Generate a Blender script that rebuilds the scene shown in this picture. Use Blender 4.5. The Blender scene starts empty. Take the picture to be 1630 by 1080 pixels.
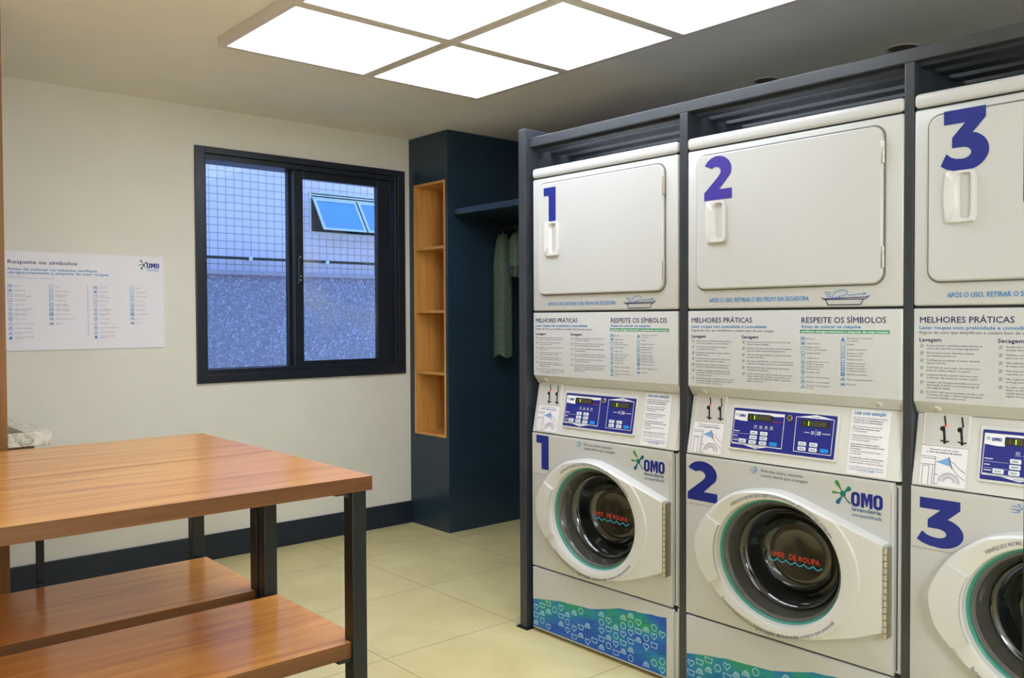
import bpy, bmesh, math, random
from mathutils import Vector, Matrix
random.seed(7)
scene = bpy.context.scene
COL = scene.collection
PI = math.pi

# ------------------------------------------------------------------ camera
FPX, YAW, PIT, ROLL = 1388.22, 0.715975, -0.0234863, -0.0041239
CAM_H = 1.24285
fw = Vector((math.sin(YAW) * math.cos(PIT), math.cos(YAW) * math.cos(PIT), math.sin(PIT)))
rt = Vector((math.cos(YAW), -math.sin(YAW), 0))
up = rt.cross(fw)
rt, up = (math.cos(ROLL) * rt + math.sin(ROLL) * up), (math.cos(ROLL) * up - math.sin(ROLL) * rt)
cam_data = bpy.data.cameras.new('camera')
cam = bpy.data.objects.new('camera', cam_data)
COL.objects.link(cam)
cam_data.sensor_width = 36.0
cam_data.lens = FPX / 1630 * 36.0
cam_data.clip_start = 0.02
M = Matrix((rt, up, -fw)).transposed().to_4x4()
M.translation = Vector((0, 0, CAM_H))
cam.matrix_world = M
scene.camera = cam

# ------------------------------------------------------------------ world, exposure
world = bpy.data.worlds.new('sky')
scene.world = world
world.use_nodes = True
wn = world.node_tree
bg = wn.nodes['Background']
SKY_STRENGTH = 3.2
wtc = wn.nodes.new('ShaderNodeTexCoord')
wsep = wn.nodes.new('ShaderNodeSeparateXYZ')
wramp = wn.nodes.new('ShaderNodeValToRGB')
wramp.color_ramp.elements[0].position = 0.0
wramp.color_ramp.elements[0].color = (0.48, 0.53, 0.61, 1)
wramp.color_ramp.elements[1].position = 0.7
wramp.color_ramp.elements[1].color = (0.22, 0.44, 0.80, 1)
wn.links.new(wtc.outputs['Generated'], wsep.inputs[0])
wn.links.new(wsep.outputs['Z'], wramp.inputs[0])
wn.links.new(wramp.outputs[0], bg.inputs[0])
bg.inputs[1].default_value = SKY_STRENGTH
vs = scene.view_settings
vs.view_transform = 'Standard'
vs.look = 'None'
vs.exposure = 0.0
vs.gamma = 1.0
vs.use_curve_mapping = False

PANEL_STRENGTH = 7.1
PANEL_COLOR = (0.84, 0.915, 1.03)
# unseen area fill, added to stand in for the rest of the room's lighting
FILL = 14
for (lx, ly, p) in ((-0.35, 0.75, FILL),):
    ld = bpy.data.lights.new('fill_area', 'AREA')
    ld.shape = 'RECTANGLE'
    ld.size = 1.2
    ld.size_y = 1.2
    ld.energy = p
    ld.color = PANEL_COLOR
    lo = bpy.data.objects.new('fill_area', ld)
    lo.location = (lx, ly, 2.27)
    COL.objects.link(lo)


for (loc, p) in (((0.3, -1.2, 1.75), 130), ((1.3, -0.5, 1.6), 6)):  # unseen point fills without fixtures, added to brighten walls and ceiling
    pd = bpy.data.lights.new('fill_point', 'POINT')
    pd.energy = p
    pd.color = PANEL_COLOR
    pd.shadow_soft_size = 0.3
    po_ = bpy.data.objects.new('fill_point', pd)
    po_.location = loc
    COL.objects.link(po_)


# ------------------------------------------------------------------ materials
def lin(c):
    out = []
    for v in c[:3]:
        v = v / 255.0
        out.append(v / 12.92 if v <= 0.04045 else ((v + 0.055) / 1.055) ** 2.4)
    return (out[0], out[1], out[2], 1.0)


def mat(name, col, rough=0.5, metal=0.0, spec=0.5, coat=0.0, emit=0.0):
    m = bpy.data.materials.new(name)
    m.use_nodes = True
    b = m.node_tree.nodes['Principled BSDF']
    b.inputs['Base Color'].default_value = lin(col)
    b.inputs['Roughness'].default_value = rough
    b.inputs['Metallic'].default_value = metal
    b.inputs['Specular IOR Level'].default_value = spec
    b.inputs['Coat Weight'].default_value = coat
    b.inputs['Coat Roughness'].default_value = 0.08
    if emit:
        b.inputs['Emission Color'].default_value = lin(col)
        b.inputs['Emission Strength'].default_value = emit
    return m


def nd(m, t):
    return m.node_tree.nodes.new(t)


def lk(m, a, b):
    m.node_tree.links.new(a, b)


def coords(m, scale=(1, 1, 1), loc=(0, 0, 0), kind='Object', rot=(0, 0, 0)):
    tc = nd(m, 'ShaderNodeTexCoord')
    mp = nd(m, 'ShaderNodeMapping')
    mp.inputs['Scale'].default_value = scale
    mp.inputs['Location'].default_value = loc
    mp.inputs['Rotation'].default_value = rot
    lk(m, tc.outputs[kind], mp.inputs[0])
    return mp.outputs[0]


def noise(m, vec, scale, detail=4, rough=0.5, dist=0.0):
    n = nd(m, 'ShaderNodeTexNoise')
    n.inputs['Scale'].default_value = scale
    n.inputs['Detail'].default_value = detail
    n.inputs['Roughness'].default_value = rough
    n.inputs['Distortion'].default_value = dist
    lk(m, vec, n.inputs['Vector'])
    return n.outputs['Fac']


def ramp(m, fac, stops):
    r = nd(m, 'ShaderNodeValToRGB')
    el = r.color_ramp.elements
    while len(el) > 1:
        el.remove(el[-1])
    el[0].position = stops[0][0]
    el[0].color = lin(stops[0][1])
    for p, c in stops[1:]:
        e = el.new(p)
        e.color = lin(c)
    lk(m, fac, r.inputs[0])
    return r.outputs[0]


def bump(m, h, strength=0.1, dist=0.01):
    b = nd(m, 'ShaderNodeBump')
    b.inputs['Strength'].default_value = strength
    b.inputs['Distance'].default_value = dist
    lk(m, h, b.inputs['Height'])
    lk(m, b.outputs[0], m.node_tree.nodes['Principled BSDF'].inputs['Normal'])


def bsdf(m):
    return m.node_tree.nodes['Principled BSDF']


def noisy(name, col, rough, amount=0.04, scale=30, **k):
    """plain colour with a faint procedural variation"""
    m = mat(name, col, rough, **k)
    v = coords(m)
    f = noise(m, v, scale)
    c1 = [max(0, min(255, x * (1 - amount))) for x in col]
    c2 = [max(0, min(255, x * (1 + amount))) for x in col]
    lk(m, ramp(m, f, [(0.3, c1), (0.7, c2)]), bsdf(m).inputs['Base Color'])
    return m


def wood(name, dark, mid, light, axis='X', rough=0.3, scale=1.0, coat=0.0):
    m = mat(name, mid, rough, coat=coat)
    s = {'X': (0.55, 9, 9), 'Y': (9, 0.55, 9), 'Z': (9, 9, 0.55)}[axis]
    s = tuple(a * scale for a in s)
    v = coords(m, s)
    f1 = noise(m, v, 2.2, 6, 0.62, 0.6)
    s2 = {'X': (1.5, 60, 60), 'Y': (60, 1.5, 60), 'Z': (60, 60, 1.5)}[axis]
    v2 = coords(m, s2)
    f2 = noise(m, v2, 2.0, 3, 0.5)
    mx = nd(m, 'ShaderNodeMix')
    mx.inputs[0].default_value = 0.28
    lk(m, f1, mx.inputs[2])
    lk(m, f2, mx.inputs[3])
    c = ramp(m, mx.outputs[0], [(0.3, dark), (0.5, mid), (0.7, light)])
    lk(m, c, bsdf(m).inputs['Base Color'])
    bump(m, f2, 0.04, 0.002)
    return m


MT = {}
MT['wall'] = noisy('wall_paint', (226, 221, 207), 0.75, 0.012, 4)
MT['ceil'] = noisy('ceiling_paint', (244, 240, 233), 0.85, 0.01, 4)
MT['navy'] = noisy('navy_laminate', (36, 55, 70), 0.3, 0.06, 6)
MT['skirt'] = noisy('navy_skirting', (26, 36, 50), 0.4, 0.06, 6)
MT['black'] = noisy('black_painted_steel', (20, 27, 30), 0.36, 0.1, 20)
MT['rack'] = noisy('charcoal_painted_steel', (50, 54, 60), 0.3, 0.08, 14, spec=0.7)
MT['slat'] = noisy('charcoal_slat_paint', (40, 44, 50), 0.35, 0.08, 14)
MT['frame'] = noisy('window_black_aluminium', (30, 35, 44), 0.35, 0.1, 20)
MT['enamel'] = noisy('white_enamel', (202, 201, 199), 0.28, 0.006, 3, coat=0.25)
MT['plastic'] = noisy('white_plastic', (216, 214, 210), 0.3, 0.006, 3, coat=0.2)
MT['vinyl'] = noisy('white_vinyl_sticker', (200, 198, 194), 0.3, 0.006, 3)
MT['gap'] = mat('dark_gap', (22, 22, 24), 0.7)
MT['blue'] = mat('number_blue_vinyl', (28, 42, 132), 0.35)
MT['violet'] = mat('number_violet_vinyl', (66, 54, 150), 0.35)
MT['ink'] = mat('dark_navy_ink', (38, 34, 92), 0.5)
MT['grey_ink'] = mat('grey_ink', (92, 90, 112), 0.5)
MT['sky_ink'] = mat('light_blue_ink', (52, 132, 196), 0.5)
MT['pale_ink'] = mat('pale_blue_ink', (120, 168, 222), 0.5)
MT['green_ink'] = mat('green_ink', (62, 152, 104), 0.5)
MT['leaf'] = mat('logo_green', (70, 140, 60), 0.4)
MT['teal_ink'] = mat('logo_teal', (14, 112, 104), 0.4)
MT['ocean'] = mat('logo_ocean_blue', (20, 94, 142), 0.4)
MT['white_ink'] = mat('white_ink', (240, 240, 244), 0.4)
MT['red_ink'] = mat('red_ink', (214, 62, 52), 0.5)
MT['cyan_ink'] = mat('cyan_ink', (64, 178, 212), 0.5)
MT['paper'] = noisy('white_paper', (236, 232, 236), 0.5, 0.006, 5)
MT['pad'] = mat('keypad_blue', (40, 46, 134), 0.3)
MT['key_white'] = mat('white_key', (226, 232, 240), 0.35)
MT['key_blue'] = mat('blue_key', (30, 140, 226), 0.35)
MT['lcd'] = mat('lcd_dark', (58, 54, 44), 0.2)
MT['lcd_seg'] = mat('lcd_segment', (104, 98, 80), 0.4)
MT['green_led'] = mat('green_led', (160, 255, 40), 0.4, emit=1.3)
MT['red_led'] = mat('red_led', (255, 60, 40), 0.4, emit=3.0)
MT['chrome'] = mat('steel', (190, 186, 178), 0.25, metal=1.0)
MT['hinge'] = mat('hinge_steel', (204, 196, 182), 0.38, metal=0.85)
MT['dark_steel'] = mat('dark_steel', (60, 58, 54), 0.4, metal=0.8)
MT['teal'] = mat('teal_seal', (58, 140, 122), 0.35)
MT['gasket'] = noisy('grey_gasket', (120, 118, 112), 0.4, 0.05, 20)
MT['band'] = mat('smoked_glass_rim', (70, 68, 62), 0.12, coat=0.6)
MT['bowl'] = mat('dark_glass_bowl', (12, 17, 17), 0.08, spec=0.6, coat=1.0)
MT['bowl_flat'] = mat('dark_glass_bowl_end', (52, 50, 42), 0.1, spec=0.5, coat=0.8)
MT['lampframe'] = noisy('lamp_frame_paint', (220, 212, 202), 0.5, 0.01, 6)
MT['cloth'] = noisy('dark_green_cotton', (84, 100, 84), 0.9, 0.1, 40)
MT['cloth_dark'] = noisy('dark_green_shiny_cloth', (48, 62, 60), 0.35, 0.2, 60)
MT['lampglass'] = mat('unlit_lamp', (112, 98, 88), 0.5)
MT['line'] = mat('thin_seam', (150, 144, 136), 0.6)

# wood: tables, niche, partition
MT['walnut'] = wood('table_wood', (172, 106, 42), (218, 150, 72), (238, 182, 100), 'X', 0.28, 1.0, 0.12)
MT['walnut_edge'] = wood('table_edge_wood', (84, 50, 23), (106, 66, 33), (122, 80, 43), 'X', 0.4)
MT['oak'] = wood('niche_oak', (180, 122, 56), (212, 152, 78), (228, 174, 98), 'Z', 0.42)
MT['panel_wood'] = wood('partition_wood', (98, 62, 18), (122, 80, 24), (144, 98, 36), 'Z', 0.4)
MT['sink_wood'] = wood('sink_cabinet_wood', (104, 62, 32), (132, 80, 44), (150, 96, 54), 'X', 0.4)

# floor: 61 cm porcelain tiles
m = mat('floor_tile', (200, 192, 160), 0.34, spec=0.4)
MT['floor'] = m
v = coords(m, (1, 1, 1))
f = noise(m, v, 2.6, 6, 0.6, 0.4)
fcol = ramp(m, f, [(0.3, (212, 197, 140)), (0.5, (224, 209, 152)), (0.72, (234, 221, 166))])
br = nd(m, 'ShaderNodeTexBrick')
br.offset = 0.0
br.squash = 1.0
br.inputs['Scale'].default_value = 1.0
br.inputs['Mortar Size'].default_value = 0.0022
br.inputs['Mortar Smooth'].default_value = 0.3
br.inputs['Bias'].default_value = 0.0
br.inputs['Brick Width'].default_value = 0.612
br.inputs['Row Height'].default_value = 0.612
lk(m, coords(m, (1, 1, 1), (-1.72 + 0.612 * 6, -2.69 + 0.612 * 8, 0)), br.inputs['Vector'])
lk(m, fcol, br.inputs['Color1'])
lk(m, fcol, br.inputs['Color2'])
br.inputs['Mortar'].default_value = lin((150, 142, 112))
lk(m, br.outputs['Color'], bsdf(m).inputs['Base Color'])

# outside wall tiles
m = mat('outside_tile', (186, 194, 230), 0.35)
MT['tile'] = m
br = nd(m, 'ShaderNodeTexBrick')
br.offset = 0.0
br.inputs['Scale'].default_value = 1.0
br.inputs['Mortar Size'].default_value = 0.0026
br.inputs['Mortar Smooth'].default_value = 0.2
br.inputs['Brick Width'].default_value = 0.0632
br.inputs['Row Height'].default_value = 0.0565
br.inputs['Color1'].default_value = lin((196, 200, 232))
br.inputs['Color2'].default_value = lin((188, 196, 232))
br.inputs['Mortar'].default_value = lin((118, 124, 150))
tcn = coords(m, (1, 1, 1), (0, 0, 0))
sp = nd(m, 'ShaderNodeSeparateXYZ')
cb = nd(m, 'ShaderNodeCombineXYZ')
lk(m, tcn, sp.inputs[0])
ad = nd(m, 'ShaderNodeMath'); ad.operation = 'ADD'; ad.inputs[1].default_value = 0.0632 * 200 - 2.532
lk(m, sp.outputs['X'], ad.inputs[0])
az = nd(m, 'ShaderNodeMath'); az.operation = 'ADD'; az.inputs[1].default_value = 0.0565 * 200 - 2.328
lk(m, sp.outputs['Z'], az.inputs[0])
lk(m, ad.outputs[0], cb.inputs[0])
lk(m, az.outputs[0], cb.inputs[1])
lk(m, cb.outputs[0], br.inputs['Vector'])
lk(m, br.outputs['Color'], bsdf(m).inputs['Base Color'])

# stucco
m = mat('outside_stucco', (124, 132, 166), 0.8)
MT['stucco'] = m
v = coords(m, (1, 1, 1))
f = noise(m, v, 40, 4, 0.55, 1.0)
g = ramp(m, f, [(0.42, (0, 0, 0)), (0.6, (255, 255, 255))])
bump(m, g, 0.9, 0.02)
lk(m, ramp(m, noise(m, v, 40, 3), [(0.3, (136, 146, 184)), (0.7, (156, 166, 206))]), bsdf(m).inputs['Base Color'])
MT['ledge'] = noisy('outside_ledge', (136, 142, 172), 0.7, 0.05, 12)
MT['alu'] = noisy('pale_aluminium', (176, 196, 206), 0.35, 0.04, 10)
MT['awn_glass'] = mat('sky_reflection_glass', (40, 120, 190), 0.06, spec=1.0, coat=1.0)  # sky reflection put into the base colour as a blue tint
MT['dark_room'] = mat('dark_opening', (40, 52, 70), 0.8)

# marble
m = mat('cream_marble', (226, 218, 198), 0.25)
MT['marble'] = m
v = coords(m, (1, 1, 1))
n0 = noise(m, v, 9, 6, 0.6, 2.5)
lk(m, ramp(m, n0, [(0.40, (228, 220, 200)), (0.485, (214, 204, 184)), (0.5, (150, 134, 112)), (0.515, (214, 204, 184)),
                   (0.6, (232, 226, 208))]), bsdf(m).inputs['Base Color'])

# decal print (blue / green wash)
m = mat('wave_print', (10, 90, 170), 0.35)
MT['wave'] = m
v = coords(m, (3.2, 3.2, 6.5), (0.3, 0, 1.1))
f = noise(m, v, 1.25, 2, 0.5, 0.3)
lk(m, ramp(m, f, [(0.42, (6, 84, 190)), (0.52, (8, 112, 190)), (0.60, (14, 140, 160)), (0.70, (30, 150, 112))]),
   bsdf(m).inputs['Base Color'])


def glass_mat(name, milk=0.0):
    m = bpy.data.materials.new(name)
    m.use_nodes = True
    nt = m.node_tree
    nt.nodes.remove(nt.nodes['Principled BSDF'])
    out = nt.nodes['Material Output']
    tr = nd(m, 'ShaderNodeBsdfTransparent')
    tr.inputs[0].default_value = (0.94, 0.965, 0.98, 1)
    gl = nd(m, 'ShaderNodeBsdfGlossy')
    gl.inputs['Roughness'].default_value = 0.02
    fr = nd(m, 'ShaderNodeFresnel')
    fr.inputs[0].default_value = 1.2
    mx = nd(m, 'ShaderNodeMixShader')
    lk(m, fr.outputs[0], mx.inputs[0])
    lk(m, tr.outputs[0], mx.inputs[1])
    lk(m, gl.outputs[0], mx.inputs[2])
    last = mx.outputs[0]
    if milk:
        df = nd(m, 'ShaderNodeBsdfDiffuse')
        df.inputs[0].default_value = lin((214, 216, 214))
        v = coords(m, (14, 14, 2.2))
        f = noise(m, v, 1.0, 3, 0.5)
        f2 = noise(m, coords(m, (3.4, 3.4, 3.4), (0.35, 0, 0.2)), 1.0, 1)
        a = nd(m, 'ShaderNodeMapRange')
        a.inputs['From Min'].default_value = 0.5
        a.inputs['From Max'].default_value = 0.75
        lk(m, f2, a.inputs['Value'])
        mu = nd(m, 'ShaderNodeMath'); mu.operation = 'MULTIPLY'
        lk(m, f, mu.inputs[0]); lk(m, a.outputs[0], mu.inputs[1])
        mu2 = nd(m, 'ShaderNodeMath'); mu2.operation = 'MULTIPLY'
        lk(m, mu.outputs[0], mu2.inputs[0]); mu2.inputs[1].default_value = milk
        m2 = nd(m, 'ShaderNodeMixShader')
        lk(m, mu2.outputs[0], m2.inputs[0])
        lk(m, last, m2.inputs[1])
        lk(m, df.outputs[0], m2.inputs[2])
        last = m2.outputs[0]
    lk(m, last, out.inputs[0])
    return m


MT['glass'] = glass_mat('clear_pane')
MT['glass_dirty'] = glass_mat('streaked_pane', 0.3)

m = bpy.data.materials.new('lamp_diffuser')
m.use_nodes = True
m.node_tree.nodes.remove(m.node_tree.nodes['Principled BSDF'])
em = nd(m, 'ShaderNodeEmission')
em.inputs[0].default_value = (*PANEL_COLOR, 1)
em.inputs[1].default_value = PANEL_STRENGTH
lk(m, em.outputs[0], m.node_tree.nodes['Material Output'].inputs[0])
MT['diffuser'] = m


# ------------------------------------------------------------------ mesh builder
class Frame:
    """maps (u, v, h) to 3-D: origin + u*ex + v*ey + h*en"""
    def __init__(self, o, ex, ey, en):
        self.o, self.ex, self.ey, self.en = Vector(o), Vector(ex), Vector(ey), Vector(en)

    def __call__(self, u, v, h=0.0):
        return self.o + self.ex * u + self.ey * v + self.en * h


def front(y):          # vertical plane facing -Y, u = x, v = z
    return Frame((0, y, 0), (1, 0, 0), (0, 0, 1), (0, -1, 0))


class MB:
    def __init__(self):
        self.bm = bmesh.new()

    def _face(self, vs):
        try:
            return self.bm.faces.new(vs)
        except ValueError:
            return None

    def box(self, x0, x1, y0, y1, z0, z1, bev=0.0, seg=2):
        t = bmesh.new()
        bmesh.ops.create_cube(t, size=1.0)
        for v in t.verts:
            v.co = Vector((x0 + (v.co.x + .5) * (x1 - x0), y0 + (v.co.y + .5) * (y1 - y0), z0 + (v.co.z + .5) * (z1 - z0)))
        if bev:
            bmesh.ops.bevel(t, geom=list(t.edges), offset=bev, segments=seg, affect='EDGES', profile=0.5)
        me = bpy.data.meshes.new('t')
        t.to_mesh(me)
        t.free()
        self.bm.from_mesh(me)
        bpy.data.meshes.remove(me)
        return self

    def hexa(self, pts):
        """8 points: bottom 4 then top 4"""
        v = [self.bm.verts.new(p) for p in pts]
        for f in ((3, 2, 1, 0), (4, 5, 6, 7), (0, 1, 5, 4), (1, 2, 6, 5), (2, 3, 7, 6), (3, 0, 4, 7)):
            self._face([v[i] for i in f])
        return self

    def poly(self, pts, fr, h=0.0):
        self._face([self.bm.verts.new(fr(u, v, h)) for u, v in pts])
        return self

    def prism(self, pts, fr, h0, h1, bev=0.0):
        n = len(pts)
        lo = [self.bm.verts.new(fr(u, v, h0)) for u, v in pts]
        if bev:
            md = [self.bm.verts.new(fr(u, v, h1 - bev)) for u, v in pts]
            c = (sum(p[0] for p in pts) / n, sum(p[1] for p in pts) / n)
            ins = inset(pts, bev)
            hi = [self.bm.verts.new(fr(u, v, h1)) for u, v in ins]
            rings = [lo, md, hi]
        else:
            hi = [self.bm.verts.new(fr(u, v, h1)) for u, v in pts]
            rings = [lo, hi]
        for a, b in zip(rings[:-1], rings[1:]):
            for i in range(n):
                self._face([a[i], a[(i + 1) % n], b[(i + 1) % n], b[i]])
        self._face(list(reversed(lo)))
        self._face(rings[-1])
        return self

    def ribbon(self, pts, w, fr, h=0.0, closed=False):
        n = len(pts)
        P = [Vector((p[0], p[1])) for p in pts]
        L, R = [], []
        for i in range(n):
            if closed:
                a, b = P[(i - 1) % n], P[(i + 1) % n]
            else:
                a, b = P[max(i - 1, 0)], P[min(i + 1, n - 1)]
            d1 = (P[i] - a)
            d2 = (b - P[i])
            if d1.length < 1e-9: d1 = d2
            if d2.length < 1e-9: d2 = d1
            d1 = d1.normalized(); d2 = d2.normalized()
            n1 = Vector((-d1.y, d1.x)); n2 = Vector((-d2.y, d2.x))
            mm = n1 + n2
            if mm.length < 1e-6: mm = n1
            mm = mm.normalized()
            k = 1.0 / max(0.45, mm.dot(n1))
            L.append(self.bm.verts.new(fr(*(P[i] + mm * (w / 2 * k)), h)))
            R.append(self.bm.verts.new(fr(*(P[i] - mm * (w / 2 * k)), h)))
        for i in range(n if closed else n - 1):
            j = (i + 1) % n
            self._face([R[i], R[j], L[j], L[i]])
        return self

    def rings(self, rings, close_end=False, close_start=False):
        """bridge a list of vertex-position rings"""
        V = [[self.bm.verts.new(p) for p in r] for r in rings]
        n = len(V[0])
        for a, b in zip(V[:-1], V[1:]):
            for i in range(n):
                self._face([a[i], a[(i + 1) % n], b[(i + 1) % n], b[i]])
        if close_end: self._face(V[-1])
        if close_start: self._face(list(reversed(V[0])))
        return self

    def lathe(self, prof, cu, cv, fr, sx=1.0, sy=1.0, seg=64, close_end=False):
        """profile of (r, h) about the frame normal at (cu, cv)"""
        R = []
        for r, h in prof:
            R.append([fr(cu + sx * r * math.cos(2 * PI * i / seg), cv + sy * r * math.sin(2 * PI * i / seg), h) for i in range(seg)])
        return self.rings(R, close_end=close_end)

    def tube(self, p0, p1, r, seg=12, r1=None):
        p0, p1 = Vector(p0), Vector(p1)
        d = (p1 - p0).normalized()
        a = d.orthogonal().normalized()
        b = d.cross(a)
        r1 = r if r1 is None else r1
        R = [[p + (a * math.cos(2 * PI * i / seg) + b * math.sin(2 * PI * i / seg)) * q for i in range(seg)] for p, q in ((p0, r), (p1, r1))]
        return self.rings(R, True, True)

    def build(self, name, material, parent=None, smooth=None, fixn=True):
        if fixn:
            bmesh.ops.recalc_face_normals(self.bm, faces=self.bm.faces)
        me = bpy.data.meshes.new(name)
        self.bm.to_mesh(me)
        self.bm.free()
        mats = material if isinstance(material, (list, tuple)) else [material]
        for q in mats:
            me.materials.append(q)
        if smooth:
            me.polygons.foreach_set('use_smooth', [True] * len(me.polygons))
            me.set_sharp_from_angle(angle=math.radians(smooth))
        o = bpy.data.objects.new(name, me)
        COL.objects.link(o)
        if parent: o.parent = parent
        return o


def inset(pts, d):
    n = len(pts)
    P = [Vector((p[0], p[1])) for p in pts]
    area = sum(P[i].x * P[(i + 1) % n].y - P[(i + 1) % n].x * P[i].y for i in range(n))
    s = 1 if area > 0 else -1
    out = []
    for i in range(n):
        d1 = (P[i] - P[i - 1]).normalized(); d2 = (P[(i + 1) % n] - P[i]).normalized()
        n1 = Vector((-d1.y, d1.x)); n2 = Vector((-d2.y, d2.x))
        mm = (n1 + n2)
        mm = mm.normalized() if mm.length > 1e-6 else n1
        out.append(tuple(P[i] + mm * (s * d / max(0.4, mm.dot(n1)))))
    return out


def rrect(x0, y0, x1, y1, r, seg=5):
    pts = []
    for cx, cy, a0 in ((x1 - r, y1 - r, 0), (x0 + r, y1 - r, 90), (x0 + r, y0 + r, 180), (x1 - r, y0 + r, 270)):
        for i in range(seg + 1):
            a = math.radians(a0 + 90 * i / seg)
            pts.append((cx + r * math.cos(a), cy + r * math.sin(a)))
    return pts


def ell(cx, cy, rx, ry, a0=0, a1=360, n=24, close=False):
    m_ = n if close else n + 1
    return [(cx + rx * math.cos(math.radians(a0 + (a1 - a0) * i / n)), cy + ry * math.sin(math.radians(a0 + (a1 - a0) * i / n))) for i in range(m_)]


def tag(o, label=None, cat=None, group=None, kind=None):
    if label: o['label'] = label
    if cat: o['category'] = cat
    if group: o['group'] = group
    if kind: o['kind'] = kind
    return o


def empty(name, loc, rz=0.0):
    o = bpy.data.objects.new(name, None)
    o.empty_display_size = 0.1
    o.location = loc
    o.rotation_euler = (0, 0, rz)
    COL.objects.link(o)
    return o


def copy_tree(o, parent=None):
    c = o.copy()
    COL.objects.link(c)
    c.parent = parent
    for ch in list(o.children):
        copy_tree(ch, c)
    return c


# ------------------------------------------------------------------ lettering (glyph cache)
_gl = {}
_probe = {}


def _mesh_of(s, bold):
    cu = bpy.data.curves.new('t', 'FONT')
    cu.body = s
    cu.size = 1.0
    cu.resolution_u = 2
    cu.offset = 0.009 if bold == 'm' else (0.016 if bold else 0.0)
    ob = bpy.data.objects.new('t', cu)
    COL.objects.link(ob)
    dg = bpy.context.evaluated_depsgraph_get()
    me = bpy.data.meshes.new_from_object(ob.evaluated_get(dg))
    V = [(v.co.x, v.co.y) for v in me.vertices]
    F = [tuple(p.vertices) for p in me.polygons]
    bpy.data.objects.remove(ob)
    bpy.data.curves.remove(cu)
    bpy.data.meshes.remove(me)
    return V, F


def glyph(ch, bold):
    k = (ch, bold)
    if k in _gl: return _gl[k]
    if bold not in _probe:
        V, _ = _mesh_of('||', bold)
        _probe[bold] = (max(p[0] for p in V),)
        V, _ = _mesh_of('H', bold)
        _probe['cap', bold] = max(p[1] for p in V)
    w2, _ = _mesh_of('|' + ch + '|', bold)
    adv = max(p[0] for p in w2) - _probe[bold][0]
    if ch == ' ':
        V, F = [], []
    else:
        V, F = _mesh_of(ch, bold)
    _gl[k] = (V, F, adv)
    return _gl[k]


def text_width(s, bold):
    return sum(glyph(c, bold)[2] for c in s)


def put_text(mb, s, u, v, cap, fr, h=0.0012, w=None, bold=False, align='l', maxw=None, slant=0.0):
    """baseline start (u, v), cap height; optionally fitted to width w"""
    glyph('H', bold)
    k = cap / _probe['cap', bold]
    tw = text_width(s, bold)
    kx = (w / tw) if w else k * 1.06
    if maxw and tw * kx > maxw: kx = maxw / tw
    x = u - (tw * kx / 2 if align == 'c' else (tw * kx if align == 'r' else 0))
    for c in s:
        V, F, adv = glyph(c, bold)
        passes = ((0, 0),)
        if bold and c in 'MNW':      # sharp-pointed capitals: two shifted strokes instead of an outline offset
            V, F, _a = glyph(c, False)
            d = .010 if bold == 'm' else .016
            passes = ((0, 0), (2 * d, .0001))
        for dx_, dh in passes:
            vs = [mb.bm.verts.new(fr(x + (p[0] + dx_ + slant * p[1]) * kx, v + p[1] * k, h + dh)) for p in V]
            for f in F:
                mb._face([vs[i] for i in f])
        x += adv * kx


def arc_text(mb, s, cx, cy, rx, ry, a0, a1, cap, fr, h, bold=False, inside=False):
    """letters along an ellipse from angle a0 to a1 (degrees); s may be a list of (text, bold)"""
    runs = s if isinstance(s, list) else [(s, bold)]
    glyph('H', False); glyph('H', True)
    tot = sum(text_width(t, b) for t, b in runs)
    # arc-length table
    N = 400
    A = [math.radians(a0 + (a1 - a0) * i / N) for i in range(N + 1)]
    P = [(cx + rx * math.cos(a), cy + ry * math.sin(a)) for a in A]
    L = [0.0]
    for i in range(N):
        L.append(L[-1] + math.hypot(P[i + 1][0] - P[i][0], P[i + 1][1] - P[i][1]))
    kx = L[-1] / tot
    pos = 0.0
    for t, b in runs:
        k = cap / _probe['cap', b]
        for c in t:
            V, F, adv = glyph(c, b)
            mid = (pos + adv / 2) * kx
            j = min(range(N + 1), key=lambda q: abs(L[q] - mid))
            j = max(1, min(N - 1, j))
            tx, ty = P[j + 1][0] - P[j - 1][0], P[j + 1][1] - P[j - 1][1]
            q = math.hypot(tx, ty); tx /= q; ty /= q
            nx, ny = -ty, tx
            vs = []
            for p in V:
                a_ = (p[0] - adv / 2) * kx
                b_ = p[1] * k
                vs.append(mb.bm.verts.new(fr(P[j][0] + tx * a_ + nx * b_, P[j][1] + ty * a_ + ny * b_, h)))
            for f in F:
                mb._face([vs[i] for i in f])
            pos += adv


def para(mb, lines, u, v, cap, lead, fr, h=0.0012, maxw=None, bold=False):
    for ln in lines:
        put_text(mb, ln, u, v, cap, fr, h, bold=bold, maxw=maxw)
        v -= lead
    return v


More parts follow.
